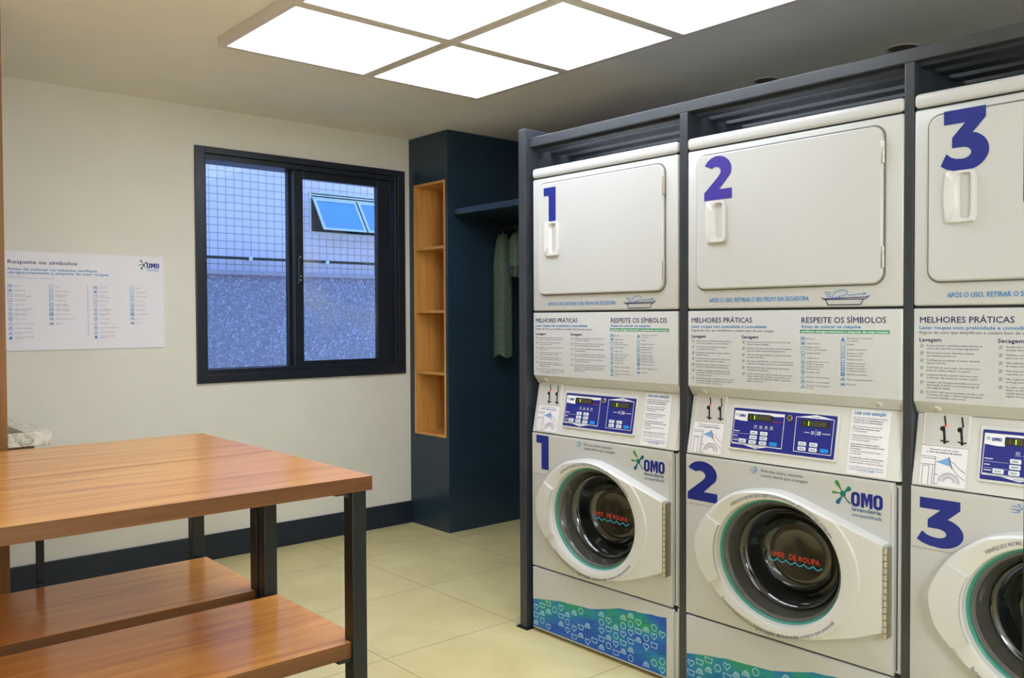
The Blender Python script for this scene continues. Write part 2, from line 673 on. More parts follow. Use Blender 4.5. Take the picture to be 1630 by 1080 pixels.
# ------------------------------------------------------------------ drawn marks
def icon(mb, kind, cx, cy, s, fr, h=0.0012, w=None):
    """care symbols as outlines, s = half size"""
    w = w or s * 0.16
    def rb(pts, closed=False): mb.ribbon([(cx + p[0] * s, cy + p[1] * s) for p in pts], w, fr, h, closed)
    tub = [(-1, .55), (-.8, -.6), (.8, -.6), (1, .55), (.5, .4), (.15, .6), (-.2, .4), (-.6, .6)]
    iron = [(-1, -.55), (-.75, .05), (-.3, .2), (.65, .2), (.9, -.55)]
    if kind.startswith('tub'):
        rb(tub, True)
        if 'x' in kind: rb([(-1, -.7), (1, .7)]); rb([(-1, .7), (1, -.7)])
        if 'h' in kind: mb.poly([(cx + p[0] * s, cy + p[1] * s) for p in ((-.6, .1), (.1, .5), (.5, .1), (.3, -.4), (-.3, -.4))], fr, h)
        if '2' in kind: rb([(-.7, -.9), (.7, -.9)])
    elif kind.startswith('circ'):
        rb(ell(0, 0, .8, .8, n=16, close=True), True)
        if 'x' in kind: rb([(-.9, -.8), (.9, .8)]); rb([(-.9, .8), (.9, -.8)])
        if 'a' in kind: rb(ell(0, 0, .35, .35, n=10, close=True), True)
        if 'p' in kind: rb([(-.2, -.45), (-.2, .4), (.25, .3), (.2, 0), (-.2, -.05)])
    elif kind.startswith('tri'):
        if 'f' in kind: mb.poly([(cx + p[0] * s, cy + p[1] * s) for p in ((-.95, -.75), (.95, -.75), (0, .9))], fr, h)
        else: rb([(-.9, -.7), (.9, -.7), (0, .85)], True)
        if 'x' in kind: rb([(-.9, -.3), (.9, .5)]); rb([(-.9, .5), (.9, -.3)])
        if 's' in kind: rb([(-.3, -.6), (.15, .3)]); rb([(.1, -.6), (.35, -.05)])
    elif kind.startswith('sq'):
        rb([(-.85, -.75), (.85, -.75), (.85, .75), (-.85, .75)], True)
        if 'h' in kind: rb([(-.5, 0), (.5, 0)])
        if 'v' in kind: rb([(-.3, -.5), (-.3, .5)]); rb([(.15, -.5), (.15, .5)])
        if 'l' in kind: rb([(-.85, .75), (-.4, .35), (.4, .35), (.85, .75)])
        if 'o' in kind: rb(ell(0, 0, .6, .58, n=12, close=True), True)
        if 'd' in kind: mb.poly([(cx + p[0] * s, cy + p[1] * s) for p in ell(0, 0, .22, .22, n=8, close=True)], fr, h)
        if 'x' in kind: rb([(-.85, -.75), (.85, .75)]); rb([(-.85, .75), (.85, -.75)])
    elif kind.startswith('iron'):
        rb(iron, True)
        rb([(-.45, -.15), (.6, -.15)])
        if 'x' in kind: rb([(-.9, -.75), (.9, .55)]); rb([(-.9, .55), (.9, -.75)])
        else: rb([(-.6, .2), (-.1, .62), (.45, .5), (.6, .2)])
    elif kind == 'heart':
        pts = []
        for i in range(22):
            t = 2 * PI * i / 22
            pts.append((.055 * 16 * math.sin(t) ** 3, .055 * (13 * math.cos(t) - 5 * math.cos(2 * t) - 2 * math.cos(3 * t) - math.cos(4 * t)) + .08))
        rb(pts, True)
    elif kind == 'spark':
        for a in (20, 75, 130, 200, 250, 310):
            c_, s_ = math.cos(math.radians(a)), math.sin(math.radians(a))
            rb([(c_ * .15, s_ * .15), (c_ * .95, s_ * .95)])


def number_shape(mb, n, x0, y0, x1, y1, fr, h):
    W, H = x1 - x0, y1 - y0
    def q(p): return (x0 + p[0] * W, y0 + p[1] * H)
    def arc(cx, cy, rx, ry, a0, a1, k=14): return ell(cx, cy, rx, ry, a0, a1, k)
    if n == 1:
        mb.poly([q(p) for p in ((0, 1), (1, 1), (1, 0), (.42, 0), (.42, .765), (0, .765))], fr, h)
    elif n == 2:
        pts = arc(.50, .68, .485, .32, 157, -26, 18) + [(.56, .235), (1, .235), (1, 0), (.03, 0), (.03, .18), (.50, .505)] + arc(.44, .645, .175, .115, -30, 138, 12)
        mb.poly([q(p) for p in pts], fr, h)
    else:
        pts = [(.065, 1), (.93, 1), (.93, .82), (.665, .60)] + arc(.50, .31, .50, .315, 62, -90, 16) + [(.28, .012), (.12, .05), (0, .11), (.12, .30), (.22, .235), (.32, .205)] + \
            arc(.45, .29, .19, .095, -90, 88, 10) + [(.24, .385), (.24, .555), (.51, .775), (.065, .775)]
        mb.poly([q(p) for p in pts], fr, h)


def drop(mb, bx, by, ax, ay, r, fr, h):
    """teardrop with its point at (bx,by) and round end at (ax,ay)"""
    d = Vector((ax - bx, ay - by)); L = d.length; d.normalize(); n = Vector((-d.y, d.x))
    a = math.degrees(math.atan2(d.y, d.x))
    pts = [(bx + n.x * r * .12, by + n.y * r * .12)]
    for i in range(13):
        t = math.radians(a + 105 - 210 * i / 12)
        pts.append((ax + r * math.cos(t), ay + r * math.sin(t)))
    pts.append((bx - n.x * r * .12, by - n.y * r * .12))
    mb.poly(pts, fr, h)


def omo(mb_blue, x0, y0, x1, y1, fr, h):
    W, H = x1 - x0, y1 - y0
    def ring(a, b):
        o_ = rrect(x0 + a * W, y0, x0 + b * W, y1, (b - a) * W * .42, 5)
        ww = (b - a) * W
        i_ = rrect(x0 + a * W + ww * .36, y0 + H * .2, x0 + b * W - ww * .36, y1 - H * .2, ww * .13, 5)
        A = [mb_blue.bm.verts.new(fr(*p, h)) for p in o_]
        B = [mb_blue.bm.verts.new(fr(*p, h)) for p in i_]
        for i in range(len(A)):
            j = (i + 1) % len(A)
            mb_blue._face([A[i], A[j], B[j], B[i]])
    ring(0, .285)
    ring(.705, 1)
    mpts = ((.315, 0), (.315, 1), (.455, 1), (.50, .60), (.545, 1), (.685, 1), (.685, 0), (.585, 0), (.572, .58), (.522, .10), (.478, .10), (.428, .58), (.415, 0))
    mb_blue.poly([(x0 + p[0] * W, y0 + p[1] * H) for p in mpts], fr, h)


def splash(parent, name, cx, cy, s, fr, h, tail=None):
    """the five-armed paint splash of the logo; s = overall half size"""
    g, t, b = MB(), MB(), MB()
    drop(g, cx - .1 * s, cy + .25 * s, cx - .62 * s, cy + 1.0 * s, .21 * s, fr, h)
    drop(g, cx - .1 * s, cy + .02 * s, cx - .98 * s, cy + .02 * s, .13 * s, fr, h)
    t.poly(ell(cx, cy, .3 * s, .3 * s, n=14, close=True), fr, h + .00015)
    drop(t, cx + .1 * s, cy + .15 * s, cx + .6 * s, cy + .55 * s, .22 * s, fr, h)
    drop(b, cx - .05 * s, cy - .2 * s, cx - .5 * s, cy - .85 * s, .22 * s, fr, h)
    t.ribbon([(cx + .1 * s, cy - .15 * s), (cx + .4 * s, cy - .55 * s), (cx + .75 * s, cy - .85 * s)], .13 * s, fr, h)
    g.build('logo_splash', MT['leaf'], parent)
    t.build('logo_splash', MT['teal_ink'], parent)
    b.build('logo_splash', MT['ocean'], parent)


# ================================================================== THE SETTING
CZ = 2.328
YW = 4.416            # window wall
XR = 3.74             # wall behind the machines
XL, YB = -1.9, -2.4
XC, YC = 3.018, 4.026  # niche cabinet corner
WX0, WX1, WZ0, WZ1 = 1.705, 2.978, 0.915, 2.131     # window outer frame


def struct(name, mb, m):
    o = mb.build(name, m)
    o['kind'] = 'structure'
    return o


struct('floor', MB().box(XL - .2, XR + .2, YB - .2, YW + .2, -.1, 0), MT['floor'])
DL = [(3.525, 2.265), (3.525, 1.64)]          # recessed downlight holes
c = MB()
c.box(XL - .2, XR + .2, YB - .2, YW + .2, CZ, CZ + .12)
struct('ceiling', c, MT['ceil'])
w = MB()
ox0, ox1, oz0, oz1 = WX0 + .03, WX1 - .03, WZ0 + .03, WZ1 - .03
w.box(XL - .2, ox0, YW, YW + .16, 0, CZ)
w.box(ox1, XR + .2, YW, YW + .16, 0, CZ)
w.box(ox0, ox1, YW, YW + .16, 0, oz0)
w.box(ox0, ox1, YW, YW + .16, oz1, CZ)
struct('wall_back', w, MT['wall'])
struct('wall_right', MB().box(XR, XR + .15, YB, YW, 0, CZ), MT['navy'])
struct('wall_left', MB().box(XL - .15, XL, YB, YW, 0, CZ), MT['wall'])
struct('wall_front', MB().box(XL - .15, XR + .15, YB - .15, YB, 0, CZ), MT['wall'])
struct('baseboard_back', MB().box(XL, XC, YW - .014, YW, 0, .133, .002), MT['skirt'])

# ---- window_1
win = MB()
FW = .052


def rect_frame(mb, x0, x1, z0, z1, wl, wr, wb, wt, y0, y1, bev=.002):
    mb.box(x0, x0 + wl, y0, y1, z0, z1, bev)
    mb.box(x1 - wr, x1, y0, y1, z0, z1, bev)
    mb.box(x0 + wl, x1 - wr, y0, y1, z0, z0 + wb, bev)
    mb.box(x0 + wl, x1 - wr, y0, y1, z1 - wt, z1, bev)


rect_frame(win, WX0, WX1, WZ0, WZ1, .05, .05, .044, .034, YW - .016, YW + .004)
rect_frame(win, WX0 + .032, WX1 - .032, WZ0 + .03, WZ1 - .026, .03, .03, .04, .036, YW + .002, YW + .15)
win_o = struct('window_1', win, MT['frame'])
# left sash behind (slides behind the right one)
s1 = MB()
rect_frame(s1, 1.745, 2.305, .957, 2.092, .022, .05, .03, .022, YW + .075, YW + .105)
s1o = s1.build('window_sash', MT['frame'], win_o)
MB().box(1.76, 2.27, YW + .088, YW + .093, .98, 2.075).build('glass_pane', MT['glass'], s1o)
# right sash in front
s2 = MB()
rect_frame(s2, 2.268, 2.90, .955, 2.088, .056, .092, .055, .06, YW + .025, YW + .06)
s2.box(2.905, 2.911, YW + .02, YW + .03, .955, 2.07)
s2o = s2.build('window_sash', MT['frame'], win_o)
MB().box(2.31, 2.815, YW + .04, YW + .045, 1.0, 2.04).build('glass_pane', MT['glass_dirty'], s2o)
lt = MB()
lt.box(2.287, 2.312, YW + .012, YW + .026, 1.44, 1.60, .003)
lto = lt.build('window_latch', MT['frame'], win_o)
for z in (1.587, 1.461):
    MB().lathe([(0.0045, .0), (.0045, .002), (.002, .003)], 2.2995, z, front(YW + .012), seg=12, close_end=True).build('screw', MT['chrome'], lto)
MB().box(2.294, 2.305, YW + .006, YW + .013, 1.478, 1.486, .001).build('latch_button', MT['green_ink'], lto)
MB().box(2.296, 2.303, YW + .006, YW + .013, 1.50, 1.545, .002).build('latch_slider', MT['gap'], lto)

# ---- door leaf at the right edge of the view, seen almost edge on
dx = 1.30
dy = dx * .3352
dl = MB().box(dx, dx + .045, dy - .055, dy, .004, CZ - .004, .003)
dl.box(dx, dx + .045, dy - .80, dy - .745, .004, CZ - .004, .003)
dl.box(dx, dx + .045, dy - .745, dy - .055, .004, .09, .003)
dl.box(dx, dx + .045, dy - .745, dy - .055, CZ - .07, CZ - .004, .003)
dlo = struct('door_1', dl, MT['black'])
MB().box(dx + .018, dx + .026, dy - .75, dy - .05, .085, CZ - .065).build('glass_pane', MT['glass'], dlo)
hd = MB()
hd.box(dx + .006, dx + .034, dx * .3352 - .002, dx * .3352 + .0065, 1.397, 1.566, .004, 3)
hd.build('door_pull', MT['rack'], dlo)

# ---- outside: neighbouring wall seen through the window
YD = 6.2
nb = empty('neighbouring_building', (3.0, YD, 0))
tag(nb, 'pale tiled building wall seen through the black window', 'building')


def rel(mb, name, m, root, parent=None, smooth=None):
    o = mb.build(name, m, parent or root, smooth)
    if parent is None:
        o.data.transform(Matrix.Translation(-root.location))
    else:
        o.data.transform(Matrix.Translation(-root.location))
    return o


AX0, AX1, AZ0, AZ1 = 3.298, 4.62, 1.93, 2.246
tw = MB()
tw.box(-2, AX0, YD, YD + .2, 1.59, 4.2)
tw.box(AX1, 9, YD, YD + .2, 1.59, 4.2)
tw.box(AX0, AX1, YD, YD + .2, 1.59, AZ0)
tw.box(AX0, AX1, YD, YD + .2, AZ1, 4.2)
o = rel(tw, 'tiled_wall', MT['tile'], nb)
rel(MB().box(-2, 9, YD - .02, YD + .2, -1.5, 1.574), 'stucco_wall', MT['stucco'], nb)
rel(MB().box(-2, 9, YD - .05, YD + .1, 1.574, 1.606, .004), 'ledge', MT['ledge'], nb)
aw = MB()
rect_frame(aw, AX0 - .004, AX1, AZ0 - .012, AZ1, .014, .014, .014, .014, YD - .016, YD + .05)
aw.box(AX0, AX1, YD - .012, YD + .04, AZ1 - .032, AZ1 - .022)
aw.box(AX0, AX1, YD - .012, YD + .04, AZ1 - .05, AZ1 - .042)
awo = rel(aw, 'awning_window', MT['alu'], nb)
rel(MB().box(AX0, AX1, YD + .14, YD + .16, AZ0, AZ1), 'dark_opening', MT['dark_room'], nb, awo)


def sash(x0, x1):
    zt, zb, yt, yb = AZ1 - .05, AZ0 + .012, YD - .02, YD - .19
    def P(x, t, d):
        y = yt + (yb - yt) * t; z = zt + (zb - zt) * t
        n = Vector((0, zt - zb, yt - yb)).normalized()
        return Vector((x, y, z)) - n * d
    mb = MB()
    def bar(xa, xb, ta, tb):
        mb.hexa([P(xa, tb, 0), P(xb, tb, 0), P(xb, tb, .02), P(xa, tb, .02), P(xa, ta, 0), P(xb, ta, 0), P(xb, ta, .02), P(xa, ta, .02)])
    wv = .022
    bar(x0, x0 + wv, 0, 1); bar(x1 - wv, x1, 0, 1)
    bar(x0 + wv, x1 - wv, 0, .06); bar(x0 + wv, x1 - wv, .94, 1)
    fo = rel(mb, 'awning_sash', MT['alu'], nb, awo)
    g = MB()
    g.hexa([P(x0 + wv, .95, .008), P(x1 - wv, .95, .008), P(x1 - wv, .95, .012), P(x0 + wv, .95, .012),
            P(x0 + wv, .05, .008), P(x1 - wv, .05, .008), P(x1 - wv, .05, .012), P(x0 + wv, .05, .012)])
    rel(g, 'awning_glass', MT['awn_glass'], nb, awo)


sash(3.312, 3.695)
sash(3.71, 4.12)
sash(4.135, 4.55)
pp = MB().tube((-1, YD - .05, 1.694), (8, YD - .05, 1.694), .0105, 12)
pipe = rel(pp, 'conduit_pipe', MT['black'], nb)
for x in (2.20, 2.785, 3.419, 4.0):
    cl = MB()
    cl.tube((x - .014, YD - .05, 1.694), (x + .014, YD - .05, 1.694), .017, 14)
    cl.box(x - .01, x + .01, YD - .05, YD, 1.676, 1.712, .003)
    rel(cl, 'pipe_clamp', MT['alu'], nb, pipe, 40)

# ================================================================== CEILING PANELS
LZ = 2.292
XS = [(1.366, 2.019), (2.022, 2.645)]
YS = [(2.672, 3.283), (2.064, 2.669), (1.456, 2.061)]
LABELS = {(0, 0): 'square lit ceiling panel at the far left corner, its side edge showing',
          (1, 0): 'square lit ceiling panel furthest toward the dark wardrobe corner, a pointed tip',
          (0, 1): 'lit ceiling panel cut by the top edge, behind the far left one',
          (1, 1): 'whole square lit ceiling panel between the far tip panel and the right cut one',
          (1, 2): 'lit ceiling panel cut by the top edge, nearest above the machines',
          (0, 2): 'lit ceiling panel out of view above the wooden tables'}
for (i, j), lab in LABELS.items():
    x0, x1 = XS[i]; y0, y1 = YS[j]
    cx, cy = (x0 + x1) / 2, (y0 + y1) / 2
    lp = empty('ceiling_light_panel', (cx, cy, CZ))
    tag(lp, lab, 'ceiling light', 'square light panels on the ceiling')
    hx, hy = (x1 - x0) / 2, (y1 - y0) / 2
    b = .026
    f = MB()
    f.box(-hx, -hx + b, -hy, hy, LZ - CZ, -.0005, .0015)
    f.box(hx - b, hx, -hy, hy, LZ - CZ, -.0005, .0015)
    f.box(-hx + b, hx - b, -hy, -hy + b, LZ - CZ, -.0005, .0015)
    f.box(-hx + b, hx - b, hy - b, hy, LZ - CZ, -.0005, .0015)
    f.build('frame', MT['lampframe'], lp)
    d = MB()
    d.box(-hx + b, hx - b, -hy + b, hy - b, LZ - CZ + .001, LZ - CZ + .006)
    d.build('diffuser', MT['diffuser'], lp)

for k, (x, y) in enumerate(DL):
    dn = empty('recessed_downlight', (x, y, CZ))
    tag(dn, ('unlit recessed ceiling spotlight peeking over the rack above machine two' if k == 0 else
             'unlit recessed ceiling spotlight peeking over the rack near machine three'), 'downlight', 'recessed spotlights behind the rack beam')
    fr = Frame((0, 0, 0), (1, 0, 0), (0, 1, 0), (0, 0, -1))
    MB().lathe([(.066, .0003), (.065, .0025), (.056, .003), (.053, .0008)], 0, 0, fr, seg=40).build('trim_ring', MT['lampframe'], dn, 40)
    MB().lathe([(.053, .0008), (.03, .0012), (.001, .0014)], 0, 0, fr, seg=32, close_end=True).build('lamp', MT['lampglass'], dn, 40)

# ================================================================== NICHE CABINET (dark, with oak niche)
cab = empty('tall_niche_cabinet', (XC, YC, 0))
tag(cab, 'tall dark navy corner cabinet with a narrow open oak niche', 'cabinet')
NY0, NY1, NZ0, NZ1, ND = 4.05, 4.365, .551, 2.045, .34
b = MB()
b.box(0, XR - XC - .002, 0, NY0 - YC, 0.001, CZ - .001)
b.box(0, XR - XC - .002, NY1 - YC, YW - YC - .001, 0.001, CZ - .001)
b.box(0, XR - XC - .002, NY0 - YC, NY1 - YC, 0.001, NZ0)
b.box(0, XR - XC - .002, NY0 - YC, NY1 - YC, NZ1, CZ - .001)
b.box(ND, XR - XC - .002, NY0 - YC, NY1 - YC, NZ0, NZ1)
b.build('cabinet_body', MT['navy'], cab)
a0, a1 = NY0 - YC, NY1 - YC
t = .015
n_ = MB()
n_.box(-.004, ND, a0, a0 + t, NZ0, NZ1, .001)
n_.box(-.004, ND, a1 - t, a1, NZ0, NZ1, .001)
n_.box(-.004, ND, a0 + t, a1 - t, NZ0, NZ0 + t, .001)
n_.box(-.004, ND, a0 + t, a1 - t, NZ1 - t, NZ1, .001)
n_.box(ND - .008, ND, a0 + t, a1 - t, NZ0 + t, NZ1 - t)
nc = n_.build('oak_niche', MT['oak'], cab)
for z in (1.66, 1.285, .921):
    MB().box(.003, ND - .008, a0 + t, a1 - t, z - .008, z + .008, .001).build('niche_shelf', MT['oak'], nc)

# ---- shelf with hanging rail in the recess, and two garments
sh = empty('wall_shelf', (XR, 3.3, 1.84))
tag(sh, 'dark navy shelf over the clothes nook, running from the niche cabinet behind the machines', 'shelf')
MB().box(3.05 - XR, -.001, 2.66 - 3.3, YC - 3.3 - .001, 0, .034, .002).build('board', MT['navy'], sh)
rail = MB().tube((3.38 - XR, 2.7 - 3.3, -.062), (3.38 - XR, YC - 3.3 - .001, -.062), .0125, 14)
rail.box(3.37 - XR, 3.39 - XR, 2.9 - 3.3, 2.93 - 3.3, -.05, .0)
rail.box(3.37 - XR, 3.39 - XR, 3.6 - 3.3, 3.63 - 3.3, -.05, .0)
rail.build('hanging_rail', MT['dark_steel'], sh, 40)


def garment(name, label, yc, width, z1, m, hem=None, seed=1, xw=.2):
    """folded garment hanging from a hanger on the rail at y = yc; shoulders along x"""
    rnd = random.Random(seed)
    g = empty(name, (3.38, yc, 1.778))
    tag(g, label, 'garment', None)
    N, K = 40, 26
    ph = [rnd.uniform(0, 6.28) for _ in range(4)]
    rings = []
    top = 1.745 - 1.778
    bot = z1 - 1.778
    for k in range(K + 1):
        q = k / K
        z = top + (bot - top) * q
        sx = xw * (0.42 + .58 * min(1, q * 5) ** .6)
        sy = width / 2 * (0.55 + .45 * min(1, q * 4) ** .7)
        ring = []
        for i in range(N):
            a = 2 * PI * i / N
            wv = 1 + (.05 * math.sin(3 * a + ph[0] + q * .7) + .035 * math.sin(6 * a + ph[1] - q) + .012 * math.sin(11 * a + ph[2])) * min(1, q * 3)
            cx, sy_ = math.cos(a), math.sin(a)
            ex = abs(cx) ** .75 * (1 if cx > 0 else -1)
            ey = abs(sy_) ** .75 * (1 if sy_ > 0 else -1)
            ring.append(Vector((sx * ex * wv, sy * ey * wv, z + .012 * math.sin(3 * a + ph[3]) * q)))
        rings.append(ring)
    MB().rings(rings, True, True).build('cloth', m, g, 70)
    hk = MB()
    pts = [Vector((0, 0, top - .01)), Vector((0, 0, .012))]
    hk.tube(pts[0], pts[1], .002, 8)
    for i in range(9):
        t0, t1 = math.radians(-20 + i * 25), math.radians(5 + i * 25)
        hk.tube((.0, .0, 0) if False else (.0148 * math.cos(t0), 0, -.0 + .0148 * math.sin(t0)), (.0148 * math.cos(t1), 0, .0148 * math.sin(t1)), .0018, 8)
    hk.build('hanger_hook', MT['chrome'], g, 40)
    if hem:
        h_ = MB()
        R = []
        for zz, s_ in ((bot + .05, 1.03), (bot + .03, 1.08), (bot + .012, 1.03), (bot + .004, 1.07), (bot - .015, 1.0)):
            R.append([Vector((p.x * s_, p.y * s_, zz)) for p in rings[-1]])
        h_.rings(R).build('hem', hem, g, 70)
    return g


garment('green_garment', 'long plain dark green garment hanging under the shelf, left of the rack post', 3.965, .105, 1.02, MT['cloth'], None, 3, .052)
garment('hanging_jacket', 'short dark green garment with a shiny hem hanging beside the rack post', 3.83, .085, 1.50, MT['cloth'], MT['cloth_dark'], 5, .05)

# ================================================================== LEFT SIDE: partition, sink counter, poster
tag(MB().box(-.6, .6575, 3.415, 3.445, .001, CZ - .001, .001).build('wood_partition', MT['panel_wood']),
    'tall wooden partition edge at the left border of the photo', 'partition')

sk = empty('sink_counter', (.2, 3.97, 0))
tag(sk, 'veined cream stone sink top on a wooden cabinet behind the table', 'sink counter')
cx1, cy0, cy1, ct = .832 - .2, 3.57 - 3.97, YW - .002 - 3.97, .83
cx0 = -1.0
tp = MB()
tp.box(cx0, cx1, cy0, cy0 + .028, ct - .05, ct, .003)
tp.box(cx1 - .085, cx1, cy0 + .028, cy1, ct - .05, ct, .003)
tp.box(cx0, cx1 - .085, cy1 - .1, cy1, ct - .05, ct, .003)
tp.box(cx0, cx0 + .08, cy0 + .028, cy1 - .1, ct - .05, ct, .003)
tp.box(cx0 + .08, cx1 - .085, cy0 + .028, cy1 - .1, ct - .05, ct - .034)
tp.build('stone_top', MT['marble'], sk)
MB().box(cx0, cx1 - .052, cy0 + .03, cy1, .58, ct - .05, .002).build('cabinet_box', MT['sink_wood'], sk)

# poster
PX0, PX1, PZ0, PZ1 = .80, 1.546, 1.107, 1.556
po = empty('laundry_symbols_poster', (PX0, YW - .001, PZ0))
tag(po, 'white landscape poster of laundry care symbols on the wall left of the window', 'poster')
MB().box(0, PX1 - PX0, -.004, 0, 0, PZ1 - PZ0, .0005).build('board', MT['paper'], po)
pf = Frame((-PX0, -.004, -PZ0), (1, 0, 0), (0, 0, 1), (0, -1, 0))
hh = .0006
k = MB()
put_text(k, 'Respeite os símbolos', .858, 1.499, .0165, pf, hh, w=.29, bold='m')
o = k.build('heading', MT['ink'], po)
k = MB()
put_text(k, 'Antes de colocar na máquina verifique', .857, 1.4695, .0115, pf, hh, w=.377, bold=True)
put_text(k, 'obrigatoriamente a etiqueta de suas roupas', .857, 1.4535, .0115, pf, hh, w=.428, bold=True)
k.build('subheading', MT['sky_ink'], po)
PT = ['Não lavar', 'Lavagem manual', 'Lavagem manual|ou em meio de máquinas', 'Lavagem delicada', 'Lavagem a seco',
      'Lavagem a seco com todos|os tipos de solventes', 'Lavagem a seco com|hidrocarbonetos', 'Não lavar a seco',
      'Permitido o uso de alvejante', 'Proibido o uso de alvejante', 'Permitido o uso de alvejante|sem cloro', 'Permitido o uso de alvejante|com oxigênio']
PI_ = ['tubx', 'tubh', 'tub', 'tub2', 'circ', 'circa', 'circp', 'circx', 'tri', 'trix', 'tris', 'trif']
ST = ['Secagem', 'Secagem na horizontal', 'Secagem na vertical|por gotejamento', 'Secagem em varal', 'Secagem na secadora|à temperatura baixa',
      'Secagem na secadora|à temperatura máxima', 'Não secar na secadora', 'Passar à temperatura mínima', 'Não passar']
SI = ['sq', 'sqh', 'sqv', 'sql', 'sqo', 'sqod', 'sqxo', 'iron', 'ironx']
ET = ['Do not wash', 'Hand washing', 'Manual or|machine washing', 'Delicate wash', 'Dry clean', 'Dry cleaning with all|types of solvents',
      'Dry cleaning with|hydrocarbon', 'Do not dry clean', 'Bleaching allowed', 'The use of bleach is prohibited', 'Chlorine bleach allowed', 'The use of oxygen bleach|is allowed']
DT = ['Drying', 'Horizontal drying', 'Vertical drip drying', 'Hang to dry', 'Tumble dry low', 'Tumble dry high', 'Do not use the dryer', 'Iron at low', 'Do not iron']


def symbol_col(mi, mt, labels, icons, xi, xt, z0, z1, s, cap, fr, h, maxw):
    n = len(labels)
    for q in range(n):
        z = z0 + (z1 - z0) * q / (n - 1)
        icon(mi, icons[q], xi, z, s, fr, h)
        ls = labels[q].split('|')
        v = z - cap * .5 if len(ls) == 1 else z + cap * .25
        para(mt, ls, xt, v, cap, cap * 1.7, fr, h, maxw)


for lb, ic, xi, xt, za, zb, mw_ in ((PT, PI_, .868, .885, 1.399, 1.166, .13), (ST, SI, 1.035, 1.052, 1.399, 1.229, .12),
                                   (ET, PI_, 1.225, 1.243, 1.398, 1.165, .13), (DT, SI, 1.392, 1.409, 1.399, 1.229, .12)):
    ki, kt = MB(), MB()
    symbol_col(ki, kt, lb, ic, xi, xt, za, zb, .0095, .0042, pf, hh, mw_)
    ki.build('symbol_column', MT['sky_ink'], po)
    kt.build('text_column', MT['grey_ink'], po)
kt = MB()
put_text(kt, 'Respeite os símbolos', .858, 1.4405, .004, pf, hh, w=.07)
kt.build('small_line', MT['grey_ink'], po)
kt = MB()
put_text(kt, 'Antes de colocar na máquina verifique obrigatoriamente', .858, 1.4335, .004, pf, hh, w=.187)
kt.build('small_line', MT['sky_ink'], po)
kt = MB()
kt.ribbon([(1.191, 1.404), (1.191, 1.172)], .0012, pf, hh)
kt.build('divider_line', MT['grey_ink'], po)
k = MB()
omo(k, 1.463, 1.4975, 1.5225, 1.522, pf, hh)
k.build('logo_letters', MT['blue'], po)
splash(po, 'logo', 1.448, 1.512, .021, pf, hh)
k = MB()
put_text(k, 'lavanderia', 1.4635, 1.4885, .006, pf, hh, w=.058, bold=True)
put_text(k, 'compartilhada', 1.4635, 1.4815, .005, pf, hh, w=.058)
k.build('logo_texts', MT['sky_ink'], po)


# ================================================================== TABLES
def table(name, label, y0, y1, ysh0, ysh1, yl):
    r_ = empty(name, (.56, (y0 + y1) / 2, 0))
    tag(r_, label, 'table', 'wooden folding tables with black legs')
    off = Matrix.Translation(-r_.location)
    def put(mb, n, m, p=r_, sm=None):
        o = mb.build(n, m, p, sm)
        o.data.transform(off)
        return o
    X0, X1 = -.22, 1.316
    tb = MB()
    tb.box(X0, X1, y0, y1, .759, .80, .0012)
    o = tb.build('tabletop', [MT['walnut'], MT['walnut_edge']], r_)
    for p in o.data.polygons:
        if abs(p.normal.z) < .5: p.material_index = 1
    o.data.transform(off)
    sb = MB()
    sb.box(X0 + .06, 1.297, ysh0, ysh1, .288, .333, .0012)
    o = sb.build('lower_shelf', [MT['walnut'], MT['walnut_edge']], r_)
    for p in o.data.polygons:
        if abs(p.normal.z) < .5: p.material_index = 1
    o.data.transform(off)
    for xa in (1.2535, X0 + .02):
        for ya in yl:
            l = MB().box(xa, xa + .046, ya, ya + .048, .004, .7585, .003)
            lo = put(l, 'leg', MT['black'])
            put(MB().box(xa + .004, xa + .042, ya + .004, ya + .044, 0, .006), 'foot_pad', MT['gap'], lo)
            sgn = -1 if xa > .5 else 1
            xe = xa if sgn < 0 else xa + .046
            g = MB()
            g.box(min(xe, xe + sgn * .045), max(xe, xe + sgn * .045), ya + .012, ya + .036, .7505, .7585, .002)
            g.hexa([(xe, ya + .012, .738), (xe + sgn * .012, ya + .012, .75), (xe + sgn * .012, ya + .036, .75), (xe, ya + .036, .738),
                    (xe, ya + .012, .7515), (xe + sgn * .013, ya + .012, .7515), (xe + sgn * .013, ya + .036, .7515), (xe, ya + .036, .7515)])
            put(g, 'bracket', MT['black'])
            put(MB().box(min(xe, xe + sgn * .04), max(xe, xe + sgn * .04), ya + .012, ya + .036, .278, .288, .002), 'bracket', MT['black'])
    return r_, put


t1, put1 = table('folding_table', 'nearer wooden table with black legs and lower shelf, front edge facing the camera', 2.118, 2.737, 2.137, 2.675, (2.124, 2.686))
t2, put2 = table('folding_table', 'rear wooden table with black legs, pushed behind the nearer one', 2.7425, 3.36, 2.762, 3.283, (2.747, 3.305))
put2(MB().box(.722, .745, 3.325, 3.345, .333, .759, .001), 'center_support', MT['black'])

# ================================================================== RACK FRAME AROUND THE MACHINES
rk = empty('machine_rack', (2.66, 1.4, 0))
tag(rk, 'charcoal metal rack framing the three laundry towers with slats on top', 'rack')
roff = Matrix.Translation(-rk.location)


def rput(mb, n, m, sm=None):
    o = mb.build(n, m, rk, sm)
    o.data.transform(roff)
    return o


